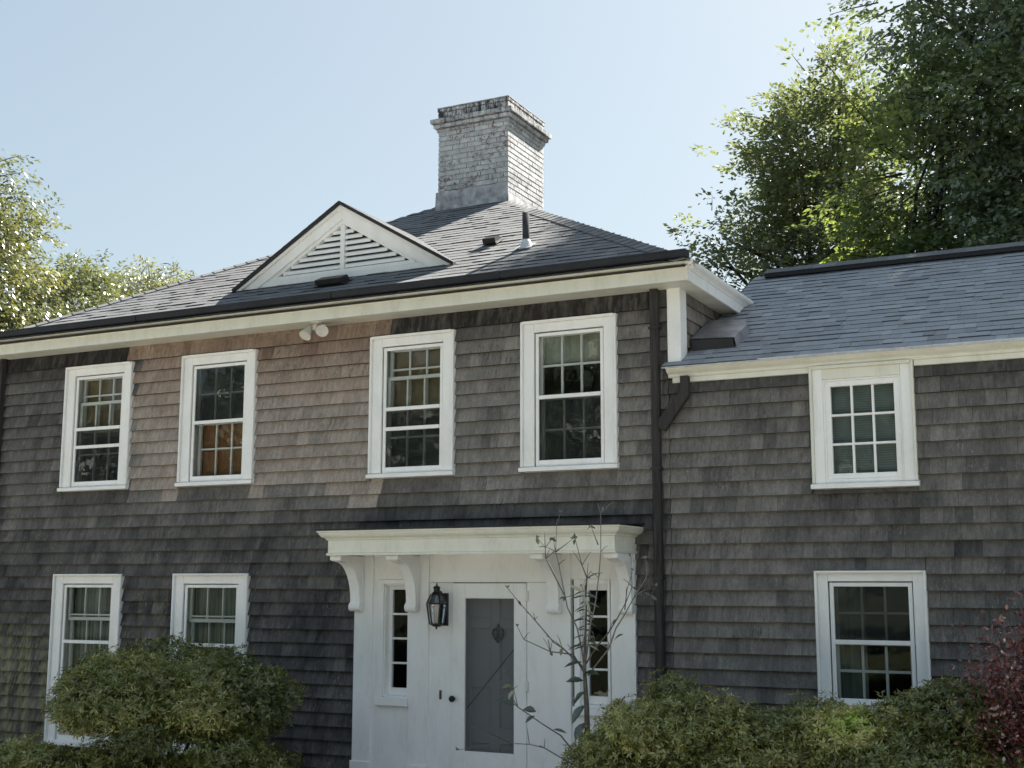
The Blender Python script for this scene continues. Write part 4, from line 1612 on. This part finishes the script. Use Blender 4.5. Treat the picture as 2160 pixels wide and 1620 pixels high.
M['bark_grey'] = mat_bark('grey_twig_bark', (0.10, 0.095, 0.085), (0.27, 0.255, 0.23), (40, 40, 14))


def shrub(name, label, base, lobes, n, leaf, tone, mat, group, nl=8, stems=7, kind_leaf='foliage', shell=(0.66, 1.05)):
    th = thing(name, label, 'shrub', base, group)
    P, Nn, idx = lobe_points(lobes, n, shell)
    P = P + RNG.normal(0, 0.022, P.shape)
    k = P[:, 2] > 0.03
    P, Nn, idx = P[k], Nn[k], idx[k]
    Nn = unit_rows(Nn + np.array([0, -0.1, 0.75]) + RNG.normal(0, 0.35, P.shape))
    Vv, F = rosettes(P, Nn, nl, leaf[0], leaf[1])
    tn = np.repeat(tone(P, idx), nl) + RNG.normal(0, 0.135, len(P) * nl)
    np_obj(kind_leaf, Vv, F, mat, th, dict(tone=np.clip(tn, 0, 1)))
    for i in range(stems):
        l_ = lobes[int(i * len(lobes) / stems)]
        b0 = V(base) + V((random.uniform(-.12, .12), random.uniform(-.1, .1), 0))
        e_ = V(l_[0]) + V((0, 0, l_[1][2] * 0.3))
        md = b0.lerp(e_, 0.5) + V((random.uniform(-.1, .1), random.uniform(-.1, .1), 0.12))
        obj('stem', MB().tube([b0, md, e_, e_ + V((random.uniform(-.1, .1), -.05, l_[1][2] * .55))], [0.028, 0.019, 0.010, 0.004], 7), M['bark_shrub'], th, True)
    return th


def lumps(c, r, n, size, seed, zmin=None, flat=1.0):
    """lobes scattered over an ellipsoid's upper surface"""
    rg = np.random.default_rng(seed)
    out = [((c[0], c[1], c[2]), (r[0] * 0.70, r[1] * 0.70, r[2] * 0.72))]
    for i in range(n):
        d = rg.normal(0, 1, 3)
        d[2] = abs(d[2]) * 0.9 - 0.25
        d[1] = -abs(d[1]) if rg.random() < 0.75 else d[1]
        d /= np.linalg.norm(d)
        s_ = size * rg.uniform(0.7, 1.3)
        p = np.array(c) + d * np.array(r) * rg.uniform(0.74, 0.92)
        out.append((tuple(p), (s_ * 1.12, s_, s_ * 0.58 * flat)))
    return out


def tone_noise(P, f, seed):
    rg = np.random.default_rng(seed)
    o = np.zeros(len(P))
    for i in range(5):
        k = rg.normal(0, f, 3)
        o += np.sin(P @ k + rg.uniform(0, 6.3))
    return o / 5


def shrub_tone(seed, base=0.42, amp=0.22, bright=None):
    def fn(P, idx):
        rg = np.random.default_rng(seed)
        lob = rg.normal(0, 0.11, 200)[idx % 200]
        t_ = base + lob + amp * tone_noise(P, 3.0, seed)
        if bright:
            for (bx, bz, br) in bright:
                g_ = np.exp(-(((P[:, 0] - bx) / br[0]) ** 2 + ((P[:, 2] - bz) / br[1]) ** 2))
                t_ = t_ + g_ * 0.55
        return t_
    return fn


SG = 'evergreen shrubs along the front of the house'
shrub('evergreen_shrub', 'large domed evergreen shrub in front of the two lower left windows', (-7.9, -1.45, 0),
      lumps((-7.92, -1.5, 1.26), (1.10, 0.85, 0.45), 38, 0.30, 3) + lumps((-7.15, -1.5, 1.25), (0.42, 0.6, 0.36), 8, 0.22, 31), 16500, (0.050, 0.0130),
      shrub_tone(5, 0.43, 0.30), M['leaf_shrub'], SG)
shrub('evergreen_shrub', 'low evergreen shrub at the foot of the large domed shrub', (-8.35, -1.9, 0),
      lumps((-8.7, -1.75, 0.55), (0.95, 0.6, 0.38), 16, 0.26, 8) + lumps((-6.95, -1.7, 0.70), (0.45, 0.5, 0.44), 10, 0.22, 9) + lumps((-7.8, -1.8, 0.44), (0.8, 0.6, 0.38), 12, 0.24, 10), 11000, (0.050, 0.0130),
      shrub_tone(15, 0.36, 0.20), M['leaf_shrub'], SG)
shrub('evergreen_shrub', 'broad olive green shrub between the entry and the lower right window', (-2.95, -1.5, 0),
      lumps((-3.05, -1.55, 1.02), (0.78, 0.72, 0.62), 36, 0.25, 21) + lumps((-2.35, -1.7, 0.92), (0.5, 0.6, 0.42), 12, 0.22, 22), 19000, (0.042, 0.0112),
      shrub_tone(25, 0.45, 0.28, [(-2.65, 1.62, (0.22, 0.10))]), M['leaf_shrub'], SG)
shrub('evergreen_shrub', 'shrub with bright new growth under the lower right window', (-1.9, -1.6, 0),
      lumps((-1.90, -1.6, 1.06), (0.58, 0.6, 0.46), 24, 0.22, 41), 12500, (0.041, 0.0110),
      shrub_tone(45, 0.47, 0.26, [(-1.80, 1.42, (0.28, 0.10))]), M['leaf_shrub'], SG)
shrub('evergreen_shrub', 'dark olive shrub beside the red leaved bush at the wing wall', (-1.15, -1.55, 0),
      lumps((-1.25, -1.55, 1.16), (0.46, 0.55, 0.52), 20, 0.22, 51) + lumps((-0.75, -1.9, 0.85), (0.5, 0.5, 0.42), 12, 0.2, 52), 13500, (0.040, 0.0108),
      shrub_tone(55, 0.43, 0.28), M['leaf_shrub'], SG)


def red_bush():
    b0 = (-0.47, -1.75, 0)
    th = thing('red_leaved_bush', 'loose bush of small dark red leaves at the right edge of the wing', 'bush', b0)
    rg = random.Random(5)
    Pl, Dl = [], []
    for i in range(60):
        an = rg.uniform(0, 2 * PI)
        rr = rg.uniform(0.15, 0.85)
        top = V((b0[0] + rr * math.cos(an) * 0.95, b0[1] + rr * math.sin(an) * 0.6, 2.18 - 0.75 * rr * rr + rg.uniform(-0.25, 0.12)))
        md = V(b0).lerp(top, 0.55) + V((0, 0, 0.30 - 0.2 * rr))
        b = V(b0) + V((rg.uniform(-.1, .1), rg.uniform(-.1, .1), 0))
        tip = top + V((math.cos(an) * 0.15, math.sin(an) * 0.1, -0.02))
        obj('stem', MB().tube([b, md, top, tip], [0.010, 0.007, 0.004, 0.002], 5), M['bark_shrub'], th, True)
        for k in range(420):
            f = rg.uniform(0.30, 1.0)
            p = b.lerp(md, f * 2) if f < 0.5 else md.lerp(top, f * 2 - 1)
            sp_ = 0.16
            Pl.append(p + V((rg.gauss(0, sp_ * .6), rg.gauss(0, sp_ * .6), rg.gauss(0, sp_ * .6))))
            Dl.append((rg.gauss(0, 1), rg.gauss(0, 1), rg.gauss(0.2, 0.7)))
    Pn = np.array([tuple(p) for p in Pl])
    n = len(Pn)
    Nn = RNG.normal(0, 0.7, (n, 3)) + np.array([0, -0.3, 0.8])
    Vv, F = leaves(Pn, np.array(Dl), Nn, 0.036 * RNG.uniform(0.6, 1.3, n), 0.020 * RNG.uniform(0.7, 1.2, n))
    tn = np.clip(RNG.normal(0.40, 0.2, n), 0, 0.93)
    tn[RNG.random(n) < 0.035] = 1.0
    np_obj('foliage', Vv, F, M['leaf_red'], th, dict(tone=tn))


red_bush()

# ---- the sparse young tree in front of the entry (x, z in metres)
SAP = {
    'A': [(-3.846, 1.69), (-3.868, 1.827), (-3.917, 1.983), (-4.003, 2.131), (-4.031, 2.209), (-4.09, 2.455), (-4.126, 2.551), (-4.121, 2.771), (-4.096, 2.857)],
    'A1': [(-4.126, 2.551), (-4.178, 2.646)], 'A2': [(-4.126, 2.551), (-3.992, 2.654)],
    'A3': [(-4.032, 2.217), (-4.195, 2.5), (-4.215, 2.588), (-4.294, 2.666)],
    'B': [(-3.846, 1.69), (-4.013, 1.838), (-4.069, 1.88), (-4.196, 2.042), (-4.327, 2.186), (-4.385, 2.281)],
    'C': [(-3.846, 1.655), (-3.946, 1.789), (-4.134, 1.804), (-4.363, 1.89), (-4.43, 1.989)],
    'D': [(-3.834, 1.759), (-3.778, 2.037), (-3.743, 2.14), (-3.694, 2.354), (-3.666, 2.543), (-3.643, 2.824), (-3.616, 2.849)],
    'D1': [(-3.684, 2.596), (-3.718, 2.727)],
    'E': [(-3.834, 2.21), (-3.804, 2.354), (-3.823, 2.446), (-3.853, 2.641)],
    'F': [(-3.834, 1.725), (-3.762, 1.843), (-3.683, 1.952), (-3.628, 2.049), (-3.565, 2.177), (-3.534, 2.289), (-3.561, 2.517)],
    'G': [(-3.82, 1.639), (-3.647, 1.839), (-3.583, 1.988), (-3.513, 2.086), (-3.42, 2.213), (-3.328, 2.354), (-3.305, 2.408), (-3.318, 2.493)],
    'G1': [(-3.422, 2.158), (-3.3, 2.227), (-3.24, 2.297)], 'G2': [(-3.505, 2.121), (-3.48, 2.268), (-3.433, 2.409)],
    'H': [(-3.822, 0.96), (-3.901, 1.04), (-4.065, 1.192), (-4.209, 1.262), (-4.444, 1.38), (-4.52, 1.469), (-4.582, 1.636)],
    'I': [(-3.822, 0.927), (-3.909, 0.989), (-4.137, 1.112), (-4.238, 1.138), (-4.459, 1.139), (-4.79, 1.076)],
    'I1': [(-4.355, 1.138), (-4.50, 1.19), (-4.654, 1.241)], 'J': [(-3.817, 1.028), (-3.575, 1.131), (-3.198, 1.212)],
}
M['leaf_dark'] = mat_leaf('leathery_leaf', [(0.0, (0.022, 0.032, 0.016)), (0.6, (0.055, 0.075, 0.035)), (0.8, (0.16, 0.17, 0.07)), (1.0, (0.42, 0.40, 0.28))], 0.3, 1.3, 0.1, 0.3, 0.1)


def sapling():
    yb = -1.7
    th = thing('young_tree', 'thin nearly bare young tree with few drooping leaves before the entry', 'young tree', (-3.80, yb, 0))
    trunk = [(-3.80, 0.0), (-3.81, 0.5), (-3.815, 0.844), (-3.818, 0.977), (-3.823, 1.204), (-3.829, 1.43), (-3.848, 1.671), (-3.838, 2.005), (-3.831, 2.134), (-3.837, 2.302)]
    rad = [0.036, 0.030, 0.027, 0.026, 0.022, 0.019, 0.014, 0.008, 0.006, 0.003]
    obj('trunk', MB().tube([(x, yb + 0.01 * math.sin(z_ * 4), z_) for x, z_ in trunk], rad, 10), M['bark_sapling'], th, True)
    ends = {}
    for k, pts in SAP.items():
        sub = len(k) == 2
        dy = random.uniform(-0.25, 0.25)
        y0 = yb
        if sub:
            # start from the parent's depth at that place
            y0 = min(ends[k[0]], key=lambda p: (p[0] - pts[0][0]) ** 2 + (p[2] - pts[0][1]) ** 2)[1]
            dy *= 0.35
        nn = len(pts) - 1
        P3 = [(x + (random.uniform(-0.006, 0.006) if 0 < i < nn else 0), y0 + dy * (i / nn) ** 1.1, z_) for i, (x, z_) in enumerate(pts)]
        ends[k] = P3
        r0 = 0.0048 if sub else 0.0072
        br = obj('branch', MB().tube(P3, [r0 * (1 - 0.72 * i / nn) for i in range(nn + 1)], 6), M['bark_grey' if k in 'ADGIJ' else 'bark_sapling'], th, True)
        e_ = V(P3[-1])
        m_ = MB()
        for q in range(3):
            d = V((random.gauss(0, .5), random.gauss(0, .5), random.uniform(0.2, 1))).normalized()
            m_.tube([e_, e_ + d * 0.012, e_ + d * 0.026], [0.003, 0.006, 0.001], 5)
        obj('bud', m_, M['bark_grey'], br)
        if nn >= 3:
            for q in range(6):
                i = random.randint(1, nn - 1)
                b_ = V(P3[i])
                d = V((random.gauss(0, .6), random.gauss(0, .4), random.uniform(0.1, 1))).normalized()
                ln = random.uniform(0.05, 0.14)
                obj('twig', MB().tube([b_, b_ + d * ln * .6 + V((0, 0, .008)), b_ + d * ln], [0.0035, 0.0028, 0.0016], 5), M['bark_grey'], br)

    def leaf(p, d, n_, L, W, tn):
        d, n_ = V(d).normalized(), V(n_).normalized()
        s_ = d.cross(n_).normalized()
        n_ = s_.cross(d)
        m_ = MB()
        rows = [(0.0, 0.06), (0.25, 0.75), (0.5, 1.0), (0.75, 0.72), (1.0, 0.02)]
        vs = []
        for f, w_ in rows:
            c = V(p) + d * L * f - n_ * L * 0.22 * f * f
            vs += [c - s_ * W * w_ / 2 + n_ * W * .18 * w_, c, c + s_ * W * w_ / 2 + n_ * W * .18 * w_]
        fs = []
        for i in range(4):
            fs += [(i * 3, i * 3 + 1, i * 3 + 4, i * 3 + 3), (i * 3 + 1, i * 3 + 2, i * 3 + 5, i * 3 + 4)]
        m_.add(vs, fs, dict(tone=tn))
        obj('leaf', m_, M['leaf_dark'], th, True)

    # big drooping leaves by the trunk
    for (x, z_, L, W, dx, dz, tn) in ((-3.84, 1.52, .15, .08, -0.75, -0.55, .35), (-3.86, 1.735, .16, .05, -1.0, -0.1, .3), (-3.84, 1.30, .15, .08, -0.5, -0.8, .2), (-3.84, 1.42, .17, .09, -0.7, -0.7, .35),
                                      (-3.85, 1.60, .13, .07, -0.8, 0.1, .4), (-4.24, 1.36, .10, .075, -0.65, 0.25, .35), (-4.25, 1.33, .09, .045, -0.9, -0.5, .3), (-3.84, 1.66, .14, .06, 0.9, 0.1, .3),
                                      (-3.83, 1.24, .12, .06, -0.6, -0.9, .25), (-3.86, 1.86, .13, .035, -1, -0.15, .5), (-4.42, 1.40, .12, .05, -0.8, 0.3, .4), (-4.50, 1.47, .11, .045, -0.9, -0.35, .3),
                                      (-4.47, 1.44, .09, .05, 0.5, 0.9, .95), (-4.53, 1.52, .09, .05, 0.75, 0.35, .8), (-4.10, 1.24, .13, .03, 1, 0.02, .5), (-3.60, 1.90, .10, .04, 0.7, 0.6, .5)):
        leaf((x, yb - 0.01, z_), (dx, random.uniform(-.5, .1), dz), (0.1, -0.55, 0.8), L, W, tn)
    # narrow leaves in pairs up the leader
    z_ = 1.86
    while z_ < 2.27:
        for sg in (-1, 1):
            leaf((-3.836, yb, z_ + random.uniform(-.01, .01)), (sg, random.uniform(-.5, .3), random.uniform(-0.35, 0.1)), (0.05, -0.6, 0.9), random.uniform(.07, .12), random.uniform(.018, .028), random.choice([.3, .4, .5, .55, .85]))
        z_ += 0.036
    leaf((-3.836, yb - .02, 2.27), (0.25, -.3, 1), (-.6, -1, .2), .10, .04, 1.0)
    leaf((-3.85, yb - .02, 2.25), (-0.9, -.3, .55), (-.3, -1, .5), .12, .026, .97)
    leaf((-3.83, yb - .02, 2.22), (0.5, -.3, -1), (.5, -1, .2), .14, .02, .95)
    for i in range(26):
        k = random.choice(list(SAP))
        p = random.choice(ends[k][1:])
        leaf(p, (random.gauss(0, 1), random.gauss(-.2, .6), random.gauss(-0.1, .6)), (random.gauss(0, .3), -.6, .8), random.uniform(.03, .06), random.uniform(.015, .03), random.uniform(.2, .7))


sapling()


# ---- trees
def tree(name, label, base, lobes, spec, mat, group=None, bark='bark_dark', trunk_r=0.22, nlimb=26, dens=14, seed=1):
    """spec: list of (lobe range, sprays, leaves per spray, spray length, spray width, leaf L, W, droop, tone, spread)"""
    global RNG
    RNG = np.random.default_rng(seed)
    random.seed(seed)
    th = thing(name, label, 'tree', base, group)
    lo = np.array([l[0][2] - l[1][2] for l in lobes]).min()
    top = max(lobes, key=lambda l: l[0][2])
    b0 = V(base)
    cen = V(np.mean([l[0] for l in lobes], 0))
    fork = V((b0.x * .7 + cen.x * .3, b0.y * .7 + cen.y * .3, max(1.5, lo)))
    tp = V(top[0])
    obj('trunk', MB().tube([b0, b0.lerp(fork, .5) + V((.1, 0, 0)), fork, fork.lerp(tp, .5) + V((.15, .1, 0)), tp], [trunk_r * 1.25, trunk_r, trunk_r * .85, trunk_r * .45, 0.03], 10), M[bark], th, True)
    VV, FF, TT = [], [], []
    nv = 0
    lim = MB()
    for (sel, ns, per, sl, sw, L, W, droop, tone, spread) in spec:
        ls = [lobes[i] for i in sel]
        C = np.array([l[0] for l in ls])
        R = np.array([l[1] for l in ls])
        wt = R[:, 0] * R[:, 1] * R[:, 2]
        idx = RNG.choice(len(ls), ns, p=wt / wt.sum())
        nc = max(6, ns // dens)
        ci = RNG.choice(len(ls), nc, p=wt / wt.sum())
        d = unit_rows(RNG.normal(0, 1, (nc, 3)))
        CC = C[ci] + d * R[ci] * (RNG.uniform(0.1, 1.0, nc) ** 0.42)[:, None]
        pick = RNG.choice(nc, ns)
        idx = ci[pick]
        P = CC[pick] + RNG.normal(0, 1, (ns, 3)) * np.array([0.34, 0.34, 0.20])
        ctone = RNG.normal(0, 0.12, nc)[pick]
        out = unit_rows((P - C[idx]) + RNG.normal(0, 0.35, (ns, 3)) * R[idx])
        out[:, 2] = out[:, 2] * 0.6 + 0.1 - droop * 0.6
        out = unit_rows(out)
        sdv = unit_rows(np.cross(out, np.array([0, 0, 1.0])) + RNG.normal(0, 0.25, (ns, 3)))
        nrm = np.cross(sdv, out)
        # leaves along every spray
        t_ = RNG.uniform(0.0, 1.0, (ns, per))
        sg = RNG.choice([-1, 1], (ns, per))
        wv = sg * (1 - 0.75 * t_) * RNG.uniform(0.05, 1.0, (ns, per)) * sw
        Lp = (P[:, None] + out[:, None] * (t_ * sl)[..., None] + sdv[:, None] * wv[..., None]
              + np.array([0, 0, -1.0]) * (droop * (t_ ** 2) * sl * 0.8 + np.abs(wv) * droop * 0.5)[..., None] + RNG.normal(0, spread, (ns, per, 3)))
        Dd = out[:, None] * 0.8 + sdv[:, None] * sg[..., None] * 0.7 + np.array([0, 0, -1.0]) * (droop * 0.9) + RNG.normal(0, 0.35, (ns, per, 3))
        Nn = nrm[:, None] * 1.0 + RNG.normal(0, 0.45, (ns, per, 3))
        n = ns * per
        v, f = leaves(Lp.reshape(-1, 3), Dd.reshape(-1, 3), Nn.reshape(-1, 3), L * RNG.uniform(0.65, 1.2, n), W * RNG.uniform(0.7, 1.2, n))
        tn = np.repeat(tone(P) + ctone + RNG.normal(0, 0.06, ns), per) + RNG.normal(0, 0.07, n)
        VV.append(v)
        FF.append(f + nv)
        TT.append(tn)
        nv += len(v)
        # fine wood: a stem through a share of the sprays
        for i in RNG.choice(ns, min(ns // 3, 170), replace=False):
            p0 = V(P[i]) - V(out[i]) * sl * 0.5
            p1 = V(P[i]) + V(out[i]) * sl * 0.5 + V((0, 0, -droop * sl * 0.1))
            lim.tube([p0, V(P[i]), p1], [0.014, 0.010, 0.004], 4, cap=False)
    for i in range(nlimb):
        l_ = lobes[i % len(lobes)]
        e_ = V(l_[0]) + V(RNG.normal(0, 0.30, 3) * np.array(l_[1]))
        f = random.uniform(0.0, 0.75)
        s_ = fork.lerp(tp, f)
        md = s_.lerp(e_, 0.5) + V((random.gauss(0, .2), random.gauss(0, .2), random.uniform(-0.3, .25)))
        obj('limb', MB().tube([s_, md, e_, e_ + (e_ - md) * 0.22 + V((random.gauss(0, .2), random.gauss(0, .2), .05))], [trunk_r * .36, trunk_r * .24, trunk_r * .12, 0.008], 6), M[bark], th, True)
    obj('twigs', lim, M[bark], th)['kind'] = 'stuff'
    np_obj('crown', np.concatenate(VV), np.concatenate(FF), mat, th, dict(tone=np.clip(np.concatenate(TT), 0, 1)))
    return th


def tn_fn(base, amp, f, seed, xg=None):
    def fn(P):
        t_ = base + amp * tone_noise(P, f, seed)
        if xg:
            t_ = t_ + xg(P)
        return t_
    return fn


TB = 'trees behind the right wing'
# big dark tree at the right edge, close behind the wing; its unseen upper lobes added to shade the wing roof
tree('broadleaf_tree', 'tall dark green broadleaf tree at the right edge behind the wing', (-1.0, 10.4, 0),
     [((-1.35, 9.6, 9.9), (1.75, 2.0, 2.6)), ((-0.9, 9.6, 7.2), (1.6, 2.0, 2.0)), ((-0.2, 10.0, 8.4), (2.6, 2.2, 3.2)), ((-2.75, 9.2, 11.3), (0.75, 1.0, 0.7)), ((-0.4, 9.4, 5.6), (1.8, 2.0, 1.3)), ((1.4, 10.4, 11.6), (2.6, 2.3, 2.8)), ((0.9, 10.4, 14.2), (2.9, 2.4, 2.2)), ((3.2, 10.4, 9.6), (2.2, 2.2, 3.2))],
     [([0, 1, 2, 4], 3000, 34, 0.75, 0.32, 0.110, 0.060, 0.25, tn_fn(0.40, 0.28, 1.2, 3), 0.03), ([6], 2400, 24, 0.75, 0.34, 0.15, 0.085, 0.25, tn_fn(0.40, 0.28, 1.2, 6), 0.03), ([5, 7], 1900, 24, 0.75, 0.34, 0.15, 0.085, 0.25, tn_fn(0.40, 0.28, 1.2, 6), 0.03), ([3], 96, 34, 0.75, 0.28, 0.110, 0.058, 0.30, tn_fn(0.35, 0.2, 1.5, 4), 0.03)],
     M['leaf_beech'], TB, trunk_r=0.24, dens=9, nlimb=14, seed=21)
tree('broadleaf_tree', 'bright sunlit green tree leaning out before the dark tree behind the wing', (-3.6, 9.0, 0),
     [((-2.75, 9.0, 8.3), (0.75, 1.0, 1.2)), ((-2.55, 9.0, 6.9), (0.85, 1.0, 0.8)), ((-2.4, 9.0, 9.3), (0.6, 0.9, 0.8)), ((-2.7, 8.8, 6.1), (0.9, 0.9, 0.5))],
     [([0, 1, 2, 3], 560, 30, 0.65, 0.26, 0.105, 0.062, 0.15, tn_fn(0.45, 0.3, 1.6, 8), 0.025)],
     M['leaf_bright'], TB, trunk_r=0.12, nlimb=14, seed=22)
tree('oak_tree', 'olive green oak with open branches between the roof and the dark tree', (-6.6, 17.5, 0),
     [((-6.15, 16.8, 11.6), (1.6, 1.6, 1.45)), ((-7.95, 16.4, 9.9), (1.0, 1.2, 1.1)), ((-5.6, 16.6, 10.2), (1.7, 1.5, 1.6)), ((-6.7, 16.8, 8.3), (2.0, 1.5, 1.2)), ((-5.2, 17, 12.9), (1.5, 1.4, 0.9)), ((-6.9, 16.6, 7.0), (1.6, 1.3, 0.8)), ((-4.9, 16.8, 7.4), (1.6, 1.4, 1.2))],
     [([0, 1, 2, 4], 1050, 30, 0.6, 0.34, 0.135, 0.075, 0.05, tn_fn(0.42, 0.3, 1.1, 13), 0.06), ([3, 5, 6], 300, 26, 0.6, 0.34, 0.135, 0.075, 0.05, tn_fn(0.25, 0.2, 1.1, 14), 0.06)],
     M['leaf_oak'], TB, trunk_r=0.24, nlimb=30, seed=23)
TL = 'trees beyond the left end of the roof'
tree('pale_tree', 'tall pale yellow green tree at the left edge with drooping leaves', (-20.6, 6.6, 0),
     [((-20.75, 6.6, 8.2), (1.15, 1.3, 1.6)), ((-20.55, 6.6, 9.9), (0.62, 0.8, 0.9)), ((-20.6, 6.6, 6.4), (1.7, 1.4, 1.4)), ((-19.9, 6.2, 7.0), (1.0, 1.0, 0.9))],
     [([0, 2, 3], 2900, 26, 0.6, 0.24, 0.125, 0.046, 0.55, tn_fn(0.55, 0.25, 1.2, 23), 0.05), ([1], 170, 18, 0.6, 0.25, 0.125, 0.044, 0.55, tn_fn(0.40, 0.2, 1.2, 24), 0.05)],
     M['leaf_willow'], TL, trunk_r=0.18, nlimb=18, seed=24)
tree('pale_tree', 'rounded pale tree behind the left hip of the roof', (-20.3, 9.6, 0),
     [((-20.4, 9.4, 7.7), (1.25, 1.2, 1.30)), ((-20.6, 9.2, 6.6), (2.0, 1.3, 1.1)), ((-19.5, 9.6, 7.2), (0.75, 0.9, 1.10)), ((-21.6, 9.0, 7.8), (1.2, 1.1, 1.0))],
     [([0, 1, 2, 3], 2800, 26, 0.6, 0.24, 0.125, 0.046, 0.5, tn_fn(0.55, 0.25, 1.2, 33), 0.06)],
     M['leaf_willow'], TL, trunk_r=0.16, nlimb=18, seed=25)
tree('pale_tree', 'small russet tinged tree top just over the left roof edge', (-22.9, 14.0, 0),
     [((-22.9, 14.0, 9.7), (0.75, 0.9, 0.8)), ((-23.3, 14.0, 8.9), (1.1, 1.0, 0.9)), ((-22.2, 14.0, 9.1), (0.8, 1.0, 0.8))],
     [([0, 1, 2], 620, 24, 0.5, 0.22, 0.125, 0.046, 0.5, tn_fn(0.72, 0.2, 1.2, 43), 0.06)],
     M['leaf_willow'], TL, trunk_r=0.12, nlimb=8, seed=26)

RNG = np.random.default_rng(5)
# the wood behind the camera, which the window panes mirror
lob = []
rg = np.random.default_rng(77)
for i in range(20):
    x = -64 + i * 3.3 + rg.uniform(-1, 1)
    h = rg.uniform(12.5, 16)
    lob.append(((x, -42 + rg.uniform(-4, 4), h * 0.55), (rg.uniform(2.2, 3.6), 3.0, h * 0.45)))
P, Nn, _ = lobe_points(lob, 60000, (0.55, 1.05))
P = P[P[:, 2] > 0.3]
v, f = leaves(P, RNG.normal(0, 1, P.shape), RNG.normal(0, 1, P.shape) + np.array([0, 0.5, 0.6]), 0.70 * RNG.uniform(.6, 1.3, len(P)), 0.45 * RNG.uniform(.6, 1.3, len(P)))
wd = np_obj('wood', v, f, M['leaf_wood'], None, dict(tone=np.clip(0.5 + 0.3 * tone_noise(P, 0.5, 9) + RNG.normal(0, .12, len(P)), 0, 1)))
wd['kind'] = 'stuff'
wd['label'] = 'distant wood mirrored dimly in the window panes'
wd['category'] = 'wood'
